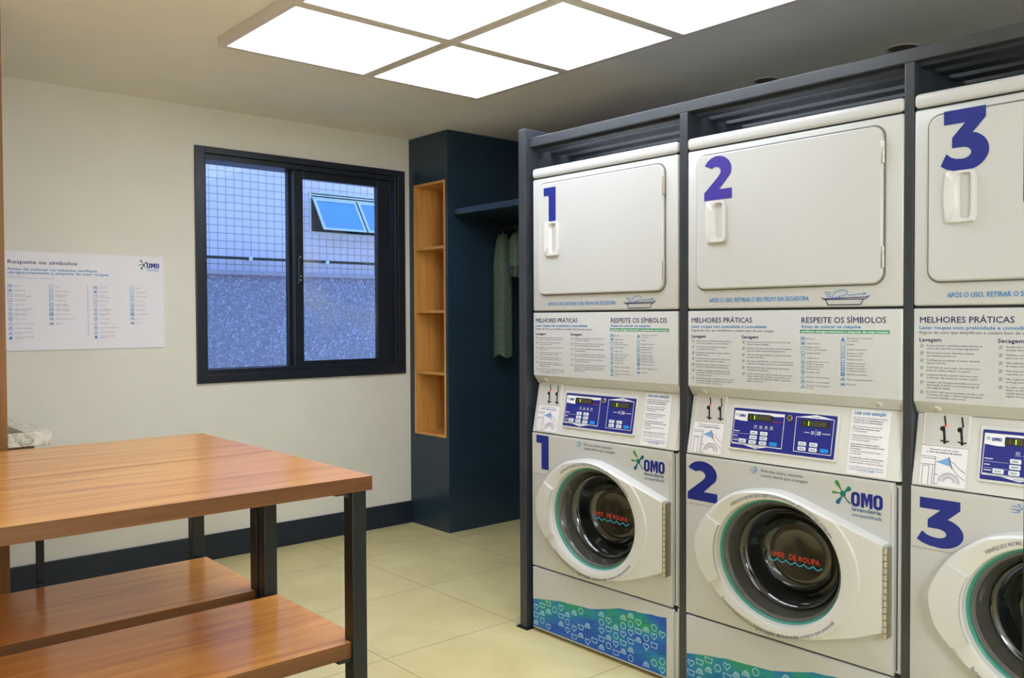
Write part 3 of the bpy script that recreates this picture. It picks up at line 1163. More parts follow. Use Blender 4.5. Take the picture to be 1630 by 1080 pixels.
rput(MB().box(2.31, 3.0, 2.574, 2.612, .006, 1.993, .002), 'end_panel', MT['rack'])
rput(MB().box(2.30, 2.42, 2.56, 2.625, 0, .006, .001), 'foot_plate', MT['black'])
bays = [(1.829, 2.574), (1.079, 1.797), (.335, 1.053)]
for y0, y1 in ((1.797, 1.829), (1.053, 1.079), (.309, .335)):
    rput(MB().box(2.333, 3.0, y0, y1, .002, 1.921, .002), 'divider_panel', MT['rack'])
rput(MB().box(2.333, 2.372, .309, 2.574, 1.921, 1.957, .002), 'top_beam', MT['rack'])
rput(MB().box(2.96, 3.0, .309, 2.574, 1.921, 1.957, .002), 'rear_beam', MT['rack'])
for y0, y1 in bays:
    g = MB()
    for i in range(6):
        x = 2.356 + .094 * i
        g.box(x, x + .052, y0 + .0005, y1 - .0005, 1.909, 1.921, .001)
    rput(g, 'slat_grille', MT['slat'])

# ================================================================== STACKED WASHER + DRYER
# local axes: x to the right along the front, y into the machine, z up
MX = 2.33
MW = .716
F0 = front(0.0)           # dryer front plane
FWS = front(-.006)        # washer front plane
# sloped control fascia
CZ0, CZ1, CD0, CD1 = .797, .985, -.006, .030
SL = math.hypot(CD1 - CD0, CZ1 - CZ0)
ey_ = Vector((0, (CD1 - CD0) / SL, (CZ1 - CZ0) / SL))
en_ = Vector((0, -(CZ1 - CZ0) / SL, (CD1 - CD0) / SL))
FC = Frame((0, CD0, CZ0), (1, 0, 0), ey_, en_)


def build_machine():
    r = empty('stacked_laundry_machine', (0, 0, 0), -PI / 2)
    B = {}
    # ------------------------------------------------ dryer
    MB().box(0, MW, .001, .655, 1.2715, 1.7885, .007, 3).build('dryer_cabinet', MT['enamel'], r, 50)
    MB().box(0, MW, -.004, .655, 1.7925, 1.831, .012, 4).build('dryer_lid', MT['enamel'], r, 50)
    MB().box(.004, MW - .004, .006, .65, 1.262, 1.80, 0).build('seam_filler', MT['gap'], r)
    DX0, DX1, DZ0, DZ1 = .042, .663, 1.335, 1.764
    MB().prism(rrect(DX0 - .005, DZ0 - .005, DX1 + .005, DZ1 + .005, .035, 8), F0, -.001, .0012).build('door_gasket', MT['gasket'], r)
    d = MB().prism(rrect(DX0, DZ0, DX1, DZ1, .031, 8), F0, -.001, .011, .004).build('dryer_door', MT['enamel'], r, 40)
    B['door'] = d
    FD = front(-.011)
    # moulded recess handle
    hx0, hx1, hz0, hz1 = .086, .163, 1.481, 1.614
    hnd = MB()
    left = [(hx0 + .003 - .006 * math.sin(PI * q / 8), hz1 - (hz1 - hz0) * q / 8) for q in range(9)]
    outl = left + [(hx1 - .004, hz0 + .002), (hx1, hz0 + .02), (hx1, hz1 - .02), (hx1 - .006, hz1)]
    pk = [(.1155, 1.600), (.117, 1.500), (.122, 1.4925), (.147, 1.4925), (.150, 1.4975), (.1515, 1.53), (.1515, 1.605), (.128, 1.6065)]
    # ring between outline and pocket
    def resample(p, n):
        P = [Vector(a) for a in p]; P.append(P[0]); L = [0]
        for a, b in zip(P[:-1], P[1:]): L.append(L[-1] + (b - a).length)
        out = []
        for i in range(n):
            t = L[-1] * i / n
            j = max(q for q in range(len(L)) if L[q] <= t + 1e-9); j = min(j, len(P) - 2)
            out.append(tuple(P[j] + (P[j + 1] - P[j]) * ((t - L[j]) / max(1e-9, L[j + 1] - L[j]))))
        return out
    def polar(p, c, n=72):
        out = []
        R = resample(p, 400)
        for i in range(n):
            a = 2 * PI * i / n
            out.append(min(R, key=lambda q: abs((math.atan2(q[1] - c[1], q[0] - c[0]) - a + PI) % (2 * PI) - PI)))
        return out
    cc = (.133, 1.549)
    O = polar(outl, cc); I = polar(pk, cc)
    def rg(p, h, fr=FD): return [fr(u, v, h) for u, v in p]
    def mix(a, b, t): return [(x[0] + (y[0] - x[0]) * t, x[1] + (y[1] - x[1]) * t) for x, y in zip(a, b)]
    flo = mix(I, [(.143, q[1]) for q in I], .45)
    hnd.rings([rg(O, 0), rg(O, .007), rg(mix(O, I, .12), .0105), rg(mix(O, I, .9), .0105), rg(I, .0085), rg(flo, -.0105)], close_end=True)
    hnd.build('door_handle', MT['plastic'], d, 35)
    for z0, z1 in ((1.660, 1.722), (1.376, 1.437)):
        hg = MB()
        hg.box(.659, .668, -.0115, -.004, z0, z1, .0015)
        for q in range(3):
            zz = z0 + (z1 - z0) * q / 3
            hg.tube((.6655, -.0105, zz + .001), (.6655, -.0105, zz + (z1 - z0) / 3 - .001), .0035, 10)
        hg.build('door_hinge', MT['hinge'], d, 40)
    # notice under the door
    k = MB()
    put_text(k, 'APÓS O USO, RETIRAR O SEU FELPO DA SECADORA', .088, 1.2925, .0125, F0, .0006, w=.352, bold=True)
    k.build('lint_notice', MT['sky_ink'], r)
    k = MB()
    tx, tz = .476, 1.277
    k.ribbon([(tx, tz + .024), (tx + .010, tz + .019), (tx + .14, tz + .022), (tx + .149, tz + .026), (tx + .137, tz + .0165), (tx + .012, tz + .0165)], .0022, F0, .0006, True)
    k.ribbon([(tx + .017, tz + .0165), (tx + .024, tz + .001), (tx + .122, tz + .001), (tx + .130, tz + .0165)], .0026, F0, .0006)
    k.build('lint_tray_drawing', MT['ink'], r)
    k = MB()
    k.ribbon([(tx + .036, tz + .02), (tx + .044, tz + .036), (tx + .052, tz + .040), (tx + .060, tz + .041), (tx + .072, tz + .044), (tx + .084, tz + .038),
              (tx + .080, tz + .030), (tx + .070, tz + .026), (tx + .060, tz + .026), (tx + .056, tz + .02)], .002, F0, .0006)
    for q in range(3):
        k.ribbon([(tx + .012 + .004 * q, tz + .038 - .006 * q), (tx + .034, tz + .036 - .006 * q)], .0018, F0, .0006)
        k.ribbon([(tx + .046 + .006 * q, tz + .018), (tx + .050 + .006 * q, tz + .026)], .0016, F0, .0006)
    k.ribbon([(tx + .086, tz + .0275), (tx + .132, tz + .031)], .002, F0, .0006)
    k.poly([(tx + .130, tz + .035), (tx + .141, tz + .0315), (tx + .130, tz + .028)], F0, .0006)
    k.build('lint_hand_drawing', MT['sky_ink'], r)

    # ------------------------------------------------ instruction panel (dryer's lower front)
    ip = MB()
    prof = [(.655, 1.2655), (.007, 1.2655), (.002, 1.2635), (0, 1.258), (0, 1.0195), (.028, .987), (.034, .985), (.655, .985)]
    L0, R0 = [], []
    lay = [(0.0, 6e-3), (.0022, .0022), (.006, 0), (MW - .006, 0), (MW - .0022, .0022), (MW, 6e-3)]
    rr = []
    for u, ins in lay:
        rr.append([Vector((u, max(y, ins) if y < .3 else y, z)) for y, z in prof])
    ip.rings(rr, True, True)
    ipo = ip.build('instruction_panel', MT['enamel'], r, 30)
    k = MB()
    for nm, tx_, u_, v_, cp_, w_, bo_ in (('panel_heading', 'MELHORES PRÁTICAS', .017, 1.2275, .0155, .232, 'm'), ('panel_heading', 'RESPEITE OS SÍMBOLOS', .415, 1.2265, .0165, .257, 'm'),
                                        ('column_heading', 'Lavagem', .017, 1.178, .0098, .058, True), ('column_heading', 'Secagem', .210, 1.178, .0098, .061, True)):
        k = MB()
        put_text(k, tx_, u_, v_, cp_, F0, .0006, w=w_, bold=bo_)
        k.build(nm, MT['ink'], ipo)
    k = MB()
    put_text(k, 'Lavar roupas com praticidade e comodidade', .017, 1.2105, .0085, F0, .0006, w=.282, bold=True)
    k.build('panel_subheading', MT['sky_ink'], ipo)
    k = MB()
    put_text(k, 'Antes de colocar na máquina', .415, 1.2115, .009, F0, .0006, w=.184, bold=True)
    k.build('panel_subheading', MT['sky_ink'], ipo)
    MB().prism(rrect(.412, 1.1965, .681, 1.2065, .002, 2), F0, -.001, .0006).build('green_bar', MT['green_ink'], ipo)
    k = MB()
    put_text(k, 'verifique obrigatoriamente a etiqueta de suas roupas', .416, 1.1988, .0055, F0, .001, w=.261, bold=True)
    k.build('green_bar_text', MT['white_ink'], ipo)
    k = MB()
    put_text(k, 'Regras de ouro que simplificam e cuidam bem de suas roupas', .017, 1.1985, .0072, F0, .0006, w=.307)
    k.build('panel_subline', MT['grey_ink'], ipo)
    LV = ['Roupas escuras e coloridas podem manchar as|cores. Lave separado, as roupas agradecem!', 'Para preservar peças delicadas e íntimas,|use saquinhos protetores.',
          'Certifique-se de esvaziar os bolsos, fechando|zíperes e botões.', 'Cuide bem de suas roupas, não misture com|peças de cozinha, limpeza ou tapetes.',
          'Lembre-se de não misturar suas peças com|as dos pets. Elas devem ser lavadas à parte.', 'Lavagem com dosagem automática da marca|mais amada do Brasil e do amaciante que dá|vida longa às roupas.',
          'Se preferir não usar os produtos, escolha o ciclo|"Somente com água" e utilize sempre produtos|em versões líquidas, nunca em pó.']
    SC = ['Sacudir bem as roupas antes do ciclo de modo que|as peças fiquem alongadas.', 'Durante o processo, pode abrir a porta da secadora|para suas roupas aquecerem adequadamente.',
          'Não sobrecarregue a secadora, suas peças precisam|de espaço para girar.', 'Para secar peças delicadas, acrescente na temperatura|e garanta sua lavagem girando para evitar queimaduras.',
          'Não é permitido usar cobertores de casal (Queen|ou King) nessas máquinas.', 'Ao abrir a porta para retirar a roupa, tire seu resíduo|(felpo) do filtro antes de fechar. Isso garante que as|roupas sequem com higiene na máquina e garante a|higiene do processo.']
    for items, xi, xt, z, mw, dz in ((LV, .0245, .037, 1.1655, .145, .0192), (SC, .2175, .230, 1.1655, .165, .0198)):
        k, sp_ = MB(), MB()
        for it in items:
            ls = it.split('|')
            icon(sp_, 'spark', xi, z + .001, .0065, F0, .0006, .0009)
            para(k, ls, xt, z, .0047, .0075, F0, .0006, mw)
            z -= dz + (len(ls) - 2) * .0066
        k.build('text_column', MT['grey_ink'], ipo)
        sp_.build('bullet_marks', MT['teal_ink'], ipo)
    for args in ((PT[:11], PI_[:11], .4215, .432, 1.1805, 1.040, .0068, .0042, F0, .0006, .075), ([PT[11]] + ST, [PI_[11]] + SI, .5465, .558, 1.1805, 1.053, .0068, .0042, F0, .0006, .085)):
        ki, kt = MB(), MB()
        symbol_col(ki, kt, *args)
        ki.build('symbol_column', MT['sky_ink'], ipo)
        kt.build('text_column', MT['grey_ink'], ipo)
    # bevel screws on the lower lip
    nb_ = Vector((0, -.025, -.022)).normalized()
    for u in (.058, .645):
        fr = Frame((u, .0145, 1.0005), (1, 0, 0), nb_.cross(Vector((1, 0, 0))) * -1, nb_)
        MB().lathe([(.011, -.001), (.009, .0012), (.006, .0018)], 0, 0, fr, seg=20, close_end=True).build('screw_seat', MT['plastic'], ipo, 40)
        MB().lathe([(.0048, .001), (.0048, .004), (.003, .0052)], 0, 0, fr, seg=14, close_end=True).build('screw', MT['hinge'], ipo, 40)

    # ------------------------------------------------ control fascia
    cf = MB()
    cf.rings([[Vector((u, CD0 + e, CZ0)), Vector((u, CD1 + e, CZ1)), Vector((u, .5, CZ1)), Vector((u, .5, CZ0))] for u, e in ((0, .005), (.003, .001), (.006, 0), (MW - .02, 0), (MW - .008, .004), (MW, .014))], True, True)
    cfo = cf.build('control_fascia', MT['plastic'], r, 30)
    # card reader recess and instruction card (left)
    rec = MB()
    rec.prism(rrect(.020, .1075, .1395, .1975, .004, 3), FC, -.0005, .003, .0012)
    rec.build('card_reader_surround', MT['plastic'], cfo, 30)
    rec = MB()
    rec.prism(rrect(.026, .112, .135, .192, .003, 3), FC, .002, .0034)
    rec.build('card_reader_face', MT['vinyl'], cfo, 30)
    for off in (0, .0435):
        sl_ = MB()
        h = .0042
        sl_.ribbon([(.0735 + off, .188), (.0785 + off, .1635), (.0755 + off, .161)], .0042, FC, h)
        sl_.poly(ell(.0712 + off, .1545, .0068, .0068, n=18, close=True), FC, h)
        sl_.ribbon([(.0745 + off, .154), (.0790 + off, .121)], .0062, FC, h)
        sl_.ribbon([(.068 + off, .1235), (.079 + off, .1205), (.090 + off, .1225)], .0038, FC, h)
        sl_.poly(ell(.079 + off, .119, .004, .004, n=10, close=True), FC, h)
        sl_.build('coin_slot', MT['gap'], cfo)
    MB().lathe([(.0024, .003), (.0024, .0055), (.001, .0065)], .0812, .1628, FC, seg=12, close_end=True).build('red_indicator', MT['red_led'], cfo)
    cd = MB()
    cd.prism(rrect(.0215, .005, .137, .1065, .003, 3), FC, -.0005, .0022)
    cdo = cd.build('payment_card_sign', MT['paper'], cfo)
    k, k2 = MB(), MB()
    h = .0028
    put_text(k, 'Mantenha a tela do celular', .0795, .0965, .0042, FC, h, w=.075, align='c')
    put_text(k, 'a 10cm de distância da câmera', .0795, .0895, .0042, FC, h, w=.088, bold=True, align='c')
    def rb(p, w=.0011): k.ribbon(p, w, FC, h)
    rb([(.0225, .079), (.0595, .079), (.0595, .058), (.0225, .058)])
    rb([(.0225, .074), (.0595, .074)])
    rb([(.028, .006), (.028, .054), (.044, .054), (.044, .006)]); rb([(.0595, .058), (.0595, .006)]); rb([(.054, .054), (.054, .006)])
    for q in (.026, .022, .016, .012): rb(ell(.0965, .018, q, q * .85, -8, 188, 20))
    rb([(.0595, .034), (.068, .034)]); rb([(.0595, .010), (.07, .010)])
    rb([(.097, .072), (.108, .066), (.118, .056), (.136, .044)]); rb([(.099, .058), (.106, .050), (.120, .036), (.136, .026)]); rb([(.0925, .082), (.101, .056), (.104, .053)], .0022)
    k.build('card_drawing', MT['ink'], cfo)
    k2.poly([(.061, .066), (.0915, .080), (.0985, .058)], FC, h + .0002)
    k2.build('card_light_beam', MT['pale_ink'], cfo)
    # keypad
    kp = MB()
    kp.prism(rrect(.1645, .030, .5285, .172, .004, 3), FC, -.0005, .0055, .0015)
    kpo = kp.build('keypad', MT['plastic'], r, 30)
    MB().prism(rrect(.172, .037, .5215, .162, .003, 3), FC, .005, .0064).build('keypad_face', MT['pad'], kpo)
    h = .0070
    k = MB()
    # washer cell outline with white upper band and lower white swoosh; dryer cell outline with apex
    k.ribbon([(.1775, .153), (.3525, .153), (.3525, .050), (.176, .050)], .0016, FC, h, True)
    k.poly([(.1778, .153), (.3525, .153), (.3525, .1455), (.318, .1435), (.30, .1475), (.225, .1475), (.225, .123), (.205, .123), (.178, .126)], FC, h)
    k.poly([(.178, .0535), (.215, .0495), (.262, .040), (.300, .0478), (.352, .0515), (.352, .0485), (.178, .0485)], FC, h)
    k.ribbon([(.392, .1505), (.513, .1505), (.512, .048), (.393, .048)], .0016, FC, h, True)
    k.poly([(.400, .1512), (.4555, .160), (.511, .1512)], FC, h)
    for q, w_ in ((.090, .020), (.0752, .014), (.0612, .018)): k.ribbon([(.180, q), (.180 + w_, q)], .0022, FC, h)
    for q in (.083, .067): k.ribbon([(.180, q), (.236, q)], .0006, FC, h)
    for q, ic in enumerate(('tub', 'tub2', 'circa', 'sqh')):
        icon(k, ic, .2560 + .0187 * q, .1095, .0042, FC, h, .0010)
        put_text(k, ('LAVA', 'ENXÁGUE', 'CENTRIF.', 'PORTA')[q], .2560 + .0187 * q, .1025, .002, FC, h, w=.015, align='c')
    k.ribbon([(.459, .098), (.459, .119)], .0008, FC, h)
    k.ribbon([(.4216, .107), (.438, .107)], .0018, FC, h); k.ribbon([(.480, .107), (.505, .107)], .0018, FC, h)
    icon(k, 'sqh', .449, .1075, .005, FC, h, .0012); icon(k, 'sqx', .469, .1075, .006, FC, h, .0012)
    put_text(k, 'LAVADORA', .262, .0395, .001, FC, h, w=.002)
    k.build('keypad_print', MT['white_ink'], kpo)
    k = MB()
    put_text(k, 'LAVADORA', .2625, .0435, .0028, FC, h + .0003, w=.026, bold=True, align='c')
    k.build('keypad_caption', MT['blue'], kpo)
    k = MB()
    put_text(k, 'SECADORA', .4555, .1525, .0028, FC, h + .0003, w=.028, bold=True, align='c')
    k.build('keypad_caption', MT['blue'], kpo)
    k = MB()
    omo(k, .194, .1345, .217, .1435, FC, h + .0003)
    k.build('keypad_logo', MT['blue'], kpo)
    k = MB()
    icon(k, 'spark', .186, .141, .0066, FC, h + .0003, .0011)
    k.build('keypad_logo_splash', MT['teal_ink'], kpo)
    k = MB()
    put_text(k, 'INSIRA O CARTÃO', .311, .1265, .003, FC, h, w=.038, bold=True)
    k.build('red_notice', MT['red_ink'], kpo)
    for x0, x1, z0, z1 in ((.2245, .306, .1275, .1455), (.409, .493, .1245, .1435)):
        dp = MB().prism(rrect(x0, z0, x1 + .008, z1, .0015, 2), FC, .006, .0078).build('display', MT['lcd'], kpo)
        s = MB(); g = MB()
        zc0, zc1 = z0 + .003, z1 - .003
        for q in range(6):
            a_ = x0 + .004 + q * .0135
            tgt = g if q == 1 else s
            hh_ = .0082
            wd = .008
            for seg_ in ([((a_ + wd, zc0), (a_ + wd, zc1))] if q <= 1 else [((a_, zc0), (a_ + wd, zc0)), ((a_, zc1), (a_ + wd, zc1)), ((a_, (zc0 + zc1) / 2), (a_ + wd, (zc0 + zc1) / 2)),
                                                                       ((a_, zc0), (a_, zc1)), ((a_ + wd, zc0), (a_ + wd, zc1))]):
                tgt.ribbon(list(seg_), .0026 if q == 1 else .0018, FC, hh_)
        s.build('display_segments', MT['lcd_seg'], kpo)
        g.build('display_digit', MT['green_led'], kpo)
    for x, z, c_ in ((.2522, .0888, 0), (.2875, .0888, 0), (.2515, .0743, 0), (.2875, .0743, 0), (.2141, .0603, 0), (.2504, .0597, 0), (.2867, .0592, 0), (.3232, .060, 1),
                     (.4193, .0724, 0), (.4553, .0726, 0), (.4188, .058, 0), (.455, .0578, 0), (.4907, .0583, 1)):
        MB().prism(rrect(x - .0128, z - .0058, x + .0128, z + .0058, .0025, 3), FC, .006, .0084, .0008).build('button', MT['key_blue' if c_ else 'key_white'], kpo, 30)
    k = MB()
    for x, z, s_ in ((.2522, .0888, 'NORMAL'), (.2875, .0888, 'DELICADO'), (.2515, .0743, 'QUENTE'), (.2875, .0743, 'PESADO'), (.2141, .0603, 'EXTRA'), (.2504, .0597, 'FRIA'),
                     (.2867, .0592, 'MORNA'), (.4193, .0724, 'ALTA'), (.4553, .0726, 'BAIXA'), (.4188, .058, 'MEDIA'), (.455, .0578, 'DELICADO')):
        k = MB()
        put_text(k, s_, x, z - .0018, .0036, FC, .0088, w=.015, bold=True, align='c')
        k.build('button_text', MT['gap'], kpo)
    kl = MB().lathe([(.0095, .005), (.0095, .012), (.008, .0135), (.0045, .0135), (.0042, .011)], .3727, .1445, FC, seg=24, close_end=True)
    kl.build('key_lock', MT['chrome'], kpo, 35)
    MB().box(-.0012, .0012, -.0004, .0004, -.004, .004).build('key_slot', MT['gap'], kpo).location = FC(.3727, .1445, .0122)
    # notice card on the right of the fascia
    nc_ = MB().prism(rrect(.560, .0035, .675, .187, .003, 3), FC, -.0005, .003, .0008).build('notice_card', MT['paper'], r)
    k = MB()
    put_text(k, 'Leia com atenção', .568, .1735, .0105, FC, .0038, w=.093, bold=True, slant=.3)
    k.build('notice_heading', MT['sky_ink'], nc_)
    k = MB()
    z = .1625
    for blk in ([('Não interrompa o funcionamento da máquina.', 0), ('Conclua sempre com agendamento até', 1), ('o próximo ciclo da máquina agendada.', 1)],
                [('Após o término do ciclo, tolerância de', 0), ('10 minutos para retirar suas roupas', 1), ('e roupas agendadas.', 0)],
                [('Você pode agendar até 3 ciclos por dia,', 1), ('respeitando os períodos e horários', 0), ('reservados para agendar.', 0)],
                [('Evite a lavagem de máquina, quando o', 1), ('agendamento, se comprometa até o horário', 1), ('de conclusão.', 1), ('A máquina ficará bloqueada pelo tempo', 0), ('mais agendado.', 0)],
                [('É possível utilizar 2 ciclos ao mesmo tempo.', 1), ('Caso ocorra a falha, avise nossa central', 0), ('consulte o aplicativo e solicite uma resolução.', 0)],
                [('Em caso de dúvidas, consulte o aplicativo para informações', 0), ('ou entre em contato com a central de atendimento', 0)]):
        for s_, b_ in blk:
            put_text(k, s_, .5675, z, .0042, FC, .0038, bold=bool(b_), w=min(.1, text_width(s_, bool(b_)) * .0055))
            z -= .0066
        z -= .0052
    k.build('notice_texts', MT['grey_ink'], nc_)
    k = MB()
    for q, ic in enumerate(('circ', 'heart', 'tub', 'iron')): icon(k, ic, .5985 + .0125 * q, .0165, .0052, FC, .0038, .0009)
    k.build('notice_symbols', MT['pale_ink'], nc_)

    # ------------------------------------------------ washer
    cu, cv, gu, gv = .3575, .511, .2095, .186
    wc = MB()
    FX = Frame((0, 0, 0), (1, 0, 0), (0, 0, 1), (0, 1, 0))
    def rr_(ins, y): return [FX(u, v, y) for u, v in rrect(ins, .262 + ins, MW - ins, .793 - ins, .006, 3)]
    wc.rings([rr_(.012, .008), rr_(.004, .0065), rr_(0, .012), rr_(0, .655)], close_end=True)
    wc.build('washer_cabinet', MT['enamel'], r, 50)
    # front plate with the round door opening
    fx0, fx1, fz0, fz1 = -.001, MW - .018, .2625, .7925
    aa = sorted([2 * PI * i / 96 for i in range(96)] + [math.atan2(z - cv, x - cu) % (2 * PI) for x in (fx0, fx1) for z in (fz0, fz1)])
    def rect_r(a, ins):
        dx_, dy_ = math.cos(a), math.sin(a)
        c_ = []
        if dx_ > 1e-9: c_.append((fx1 - ins - cu) / dx_)
        if dx_ < -1e-9: c_.append((fx0 + ins - cu) / dx_)
        if dy_ > 1e-9: c_.append((fz1 - ins - cv) / dy_)
        if dy_ < -1e-9: c_.append((fz0 + ins - cv) / dy_)
        return min(c_)
    def fring(fn, y): return [Vector((cu + fn(a) * math.cos(a), y, cv + fn(a) * math.sin(a))) for a in aa]
    def hole(a, k_=1.0): return k_ / math.hypot(math.cos(a) / gu, math.sin(a) / gv)
    wfm = MB()
    wfm.rings([fring(lambda a: rect_r(a, 0), .02), fring(lambda a: rect_r(a, 0), -.002), fring(lambda a: rect_r(a, .0012), -.005), fring(lambda a: rect_r(a, .004), -.006),
               fring(lambda a: hole(a, 1.01), -.006), fring(lambda a: hole(a, 1.0), .03)])
    wf = wfm.build('washer_front', MT['enamel'], r, 30)
    B['wf'] = wf
    MB().box(.002, MW - .004, .004, .64, .250, .270).build('seam_filler', MT['gap'], r)
    MB().box(.002, MW - .004, .004, .64, .786, .80).build('seam_filler', MT['gap'], r)
    # drum shell behind the glass
    MB().rings([fring(lambda a: hole(a, 1.0), .03), fring(lambda a: hole(a, 1.08), .06), fring(lambda a: hole(a, 1.1), .36), fring(lambda a: hole(a, .02), .37)], close_end=True).build('drum', MT['dark_steel'], r, 40)
    st = [p for p in rrect(.003, .632, .690, .786, .012, 6)]
    cutout = [(cu + gu * 1.035 * math.cos(math.radians(t)), cv + gv * 1.035 * math.sin(math.radians(t))) for t in [140.5 - 101 * i / 30 for i in range(31)]]
    k_ = max(i for i, p in enumerate(st) if p[0] < .02 and p[1] < .66)
    st = st[:k_ + 1] + cutout + st[k_ + 1:]
    MB().prism(st, FWS, -.001, .0007).build('vinyl_sticker', MT['vinyl'], wf)
    k = MB()
    k.ribbon([(.0035, .6315), (.20, .6315)], .0012, FWS, .0009)
    k.build('sticker_edge', MT['line'], wf)
    k = MB()
    k.ribbon([(.6905, .62), (.6905, .765)], .001, FWS, .0009)
    k.build('sticker_edge', MT['line'], wf)
    h = .0013
    k = MB()
    put_text(k, 'Evite mau cheiro, mantenha', .285, .7695, .0088, FWS, h, w=.142)
    put_text(k, 'a porta aberta após a lavagem', .285, .7555, .0088, FWS, h, w=.158)
    k.build('odour_notice', MT['ink'], wf)
    k = MB()
    for q, (xa, xb) in enumerate(((.248, .262), (.243, .266), (.249, .260))):
        z = .7775 - .0075 * q
        k.ribbon([(xa, z), (xb, z), (xb + .005, z + .0015), (xb + .006, z + .005), (xb + .002, z + .0062), (xb - .001, z + .004)], .0017, FWS, h)
    k.build('wind_symbol', MT['sky_ink'], wf)
    k = MB()
    omo(k, .5765, .7115, .668, .7525, FWS, h)
    k.build('logo_letters', MT['blue'], wf)
    splash(wf, 'logo', .552, .742, .030, FWS, h)
    k = MB()
    put_text(k, 'lavanderia', .5785, .6985, .0115, FWS, h, w=.085, bold=True)
    put_text(k, 'compartilhada', .5785, .6835, .0095, FWS, h, w=.087)
    k.build('logo_texts', MT['ocean'], wf)

    # round door with its straight flange to the hinge
    outer = [(.0625, .505), (.064, .538), (.088, .589), (.132, .644), (.19, .688), (.240, .707), (.31, .719), (.372, .7185), (.427, .706), (.493, .686)]
    low = [(.614, .353), (.521, .323), (.448, .304), (.352, .295), (.264, .312), (.164, .357), (.108, .411), (.077, .450)]
    def smoothp(p):
        out = []
        for i in range(len(p) - 1):
            a = Vector(p[max(i - 1, 0)]); b = Vector(p[i]); c_ = Vector(p[i + 1]); d_ = Vector(p[min(i + 2, len(p) - 1)])
            for q in range(6):
                t = q / 6
                out.append(tuple(.5 * ((2 * b) + (c_ - a) * t + (2 * a - 5 * b + 4 * c_ - d_) * t * t + (3 * b - a - 3 * c_ + d_) * t ** 3)))
        return out + [tuple(p[-1])]
    left_ = smoothp(low + outer)        # counter-clockwise reversed later
    hinge_pts = [(.684, .626), (.684, .386)]
    contour = left_ + hinge_pts         # from lower right, round the left, over the top, to the hinge
    NP = 144
    angs = [2 * PI * i / NP for i in range(NP)]
    for hp in hinge_pts:
        angs.append(math.atan2(hp[1] - cv, hp[0] - cu) % (2 * PI))
    angs = sorted(angs)
    def rad(poly, a):
        dx_, dy_ = math.cos(a), math.sin(a)
        best = 0
        n = len(poly)
        for i in range(n):
            x1, y1 = poly[i][0] - cu, poly[i][1] - cv
            x2, y2 = poly[(i + 1) % n][0] - cu, poly[(i + 1) % n][1] - cv
            den = dx_ * (y2 - y1) - dy_ * (x2 - x1)
            if abs(den) < 1e-12: continue
            t = (x1 * (y2 - y1) - y1 * (x2 - x1)) / den
            s_ = (x1 * dy_ - y1 * dx_) / den
            if t > 0 and -1e-6 <= s_ <= 1 + 1e-6: best = max(best, t)
        return best
    RO = [rad(contour, a) for a in angs]
    def elr(a, ku, kv): return 1 / math.hypot(math.cos(a) / ku, math.sin(a) / kv)
    def ringpts(rads, h): return [F0(cu + r_ * math.cos(a), cv + r_ * math.sin(a), h) for a, r_ in zip(angs, rads)]
    RG = [elr(a, gu, gv) for a in angs]
    R2 = [min(elr(a, .262, .219), ro - .006) for a, ro in zip(angs, RO)]
    HF = .045
    dm = MB()
    dm.rings([ringpts([x + .004 for x in RO], .004), ringpts([x + .003 for x in RO], .030), ringpts([x + .0005 for x in RO], HF - .004), ringpts([x - .0035 for x in RO], HF - .0005),
              ringpts([max(a_ + .0025, min(a_ + .004, b_ - .004)) for a_, b_ in zip(R2, RO)], HF), ringpts(R2, HF + .003), ringpts([x + .006 for x in RG], HF + .003), ringpts([x + .001 for x in RG], HF),
              ringpts([x - .004 for x in RG], HF - .024)])
    wd = dm.build('washer_door', MT['plastic'], r, 32)
    # raised grip on the left of the ring
    gm = MB()
    ga = [math.radians(157 + (205 - 157) * i / 16) for i in range(17)]
    def gp(k_in, a):
        ro = rad(contour, a); rgx = elr(a, gu, gv)
        return rgx + .004 + (ro - .003 - rgx - .004) * k_in
    def gpt(k_in, a, h): 
        q = gp(k_in, a); return F0(cu + q * math.cos(a), cv + q * math.sin(a), h)
    lo_ = [gpt(1, a, HF) for a in ga] + [gpt(0, a, HF) for a in reversed(ga)]
    hi_ = [gpt(.97, a, HF + .006) for a in ga] + [gpt(0, a, HF + .014) for a in reversed(ga)]
    gm.rings([lo_, hi_])
    V = [gm.bm.verts.new(gpt(.97, a, HF + .006)) for a in ga]; W = [gm.bm.verts.new(gpt(0, a, HF + .014)) for a in ga]
    for i in range(16): gm._face([V[i], V[i + 1], W[i + 1], W[i]])
    gm.build('door_grip', MT['plastic'], wd, 30)
    # teal seal, gasket, dark glass bowl
    s1_, s2_ = gu, gv
    def ell_ring(k_, h): return [F0(cu + gu * k_ * math.cos(a), cv + gv * k_ * math.sin(a), h) for a in angs]
    MB().rings([ell_ring(1.0, HF - .016), ell_ring(.975, HF - .018), ell_ring(.955, HF - .022), ell_ring(.945, HF - .034)]).build('teal_seal', MT['teal'], wd, 50)
    MB().rings([ell_ring(.952, HF - .026), ell_ring(.935, HF - .024), ell_ring(.925, HF - .030), ell_ring(.915, HF - .028), ell_ring(.902, HF - .036)]).build('door_gasket', MT['gasket'], wd, 50)
    MB().rings([ell_ring(.91, HF - .032), ell_ring(.895, HF - .036), ell_ring(.84, HF - .068), ell_ring(.815, HF - .082)]).build('glass_rim', MT['band'], wd, 50)
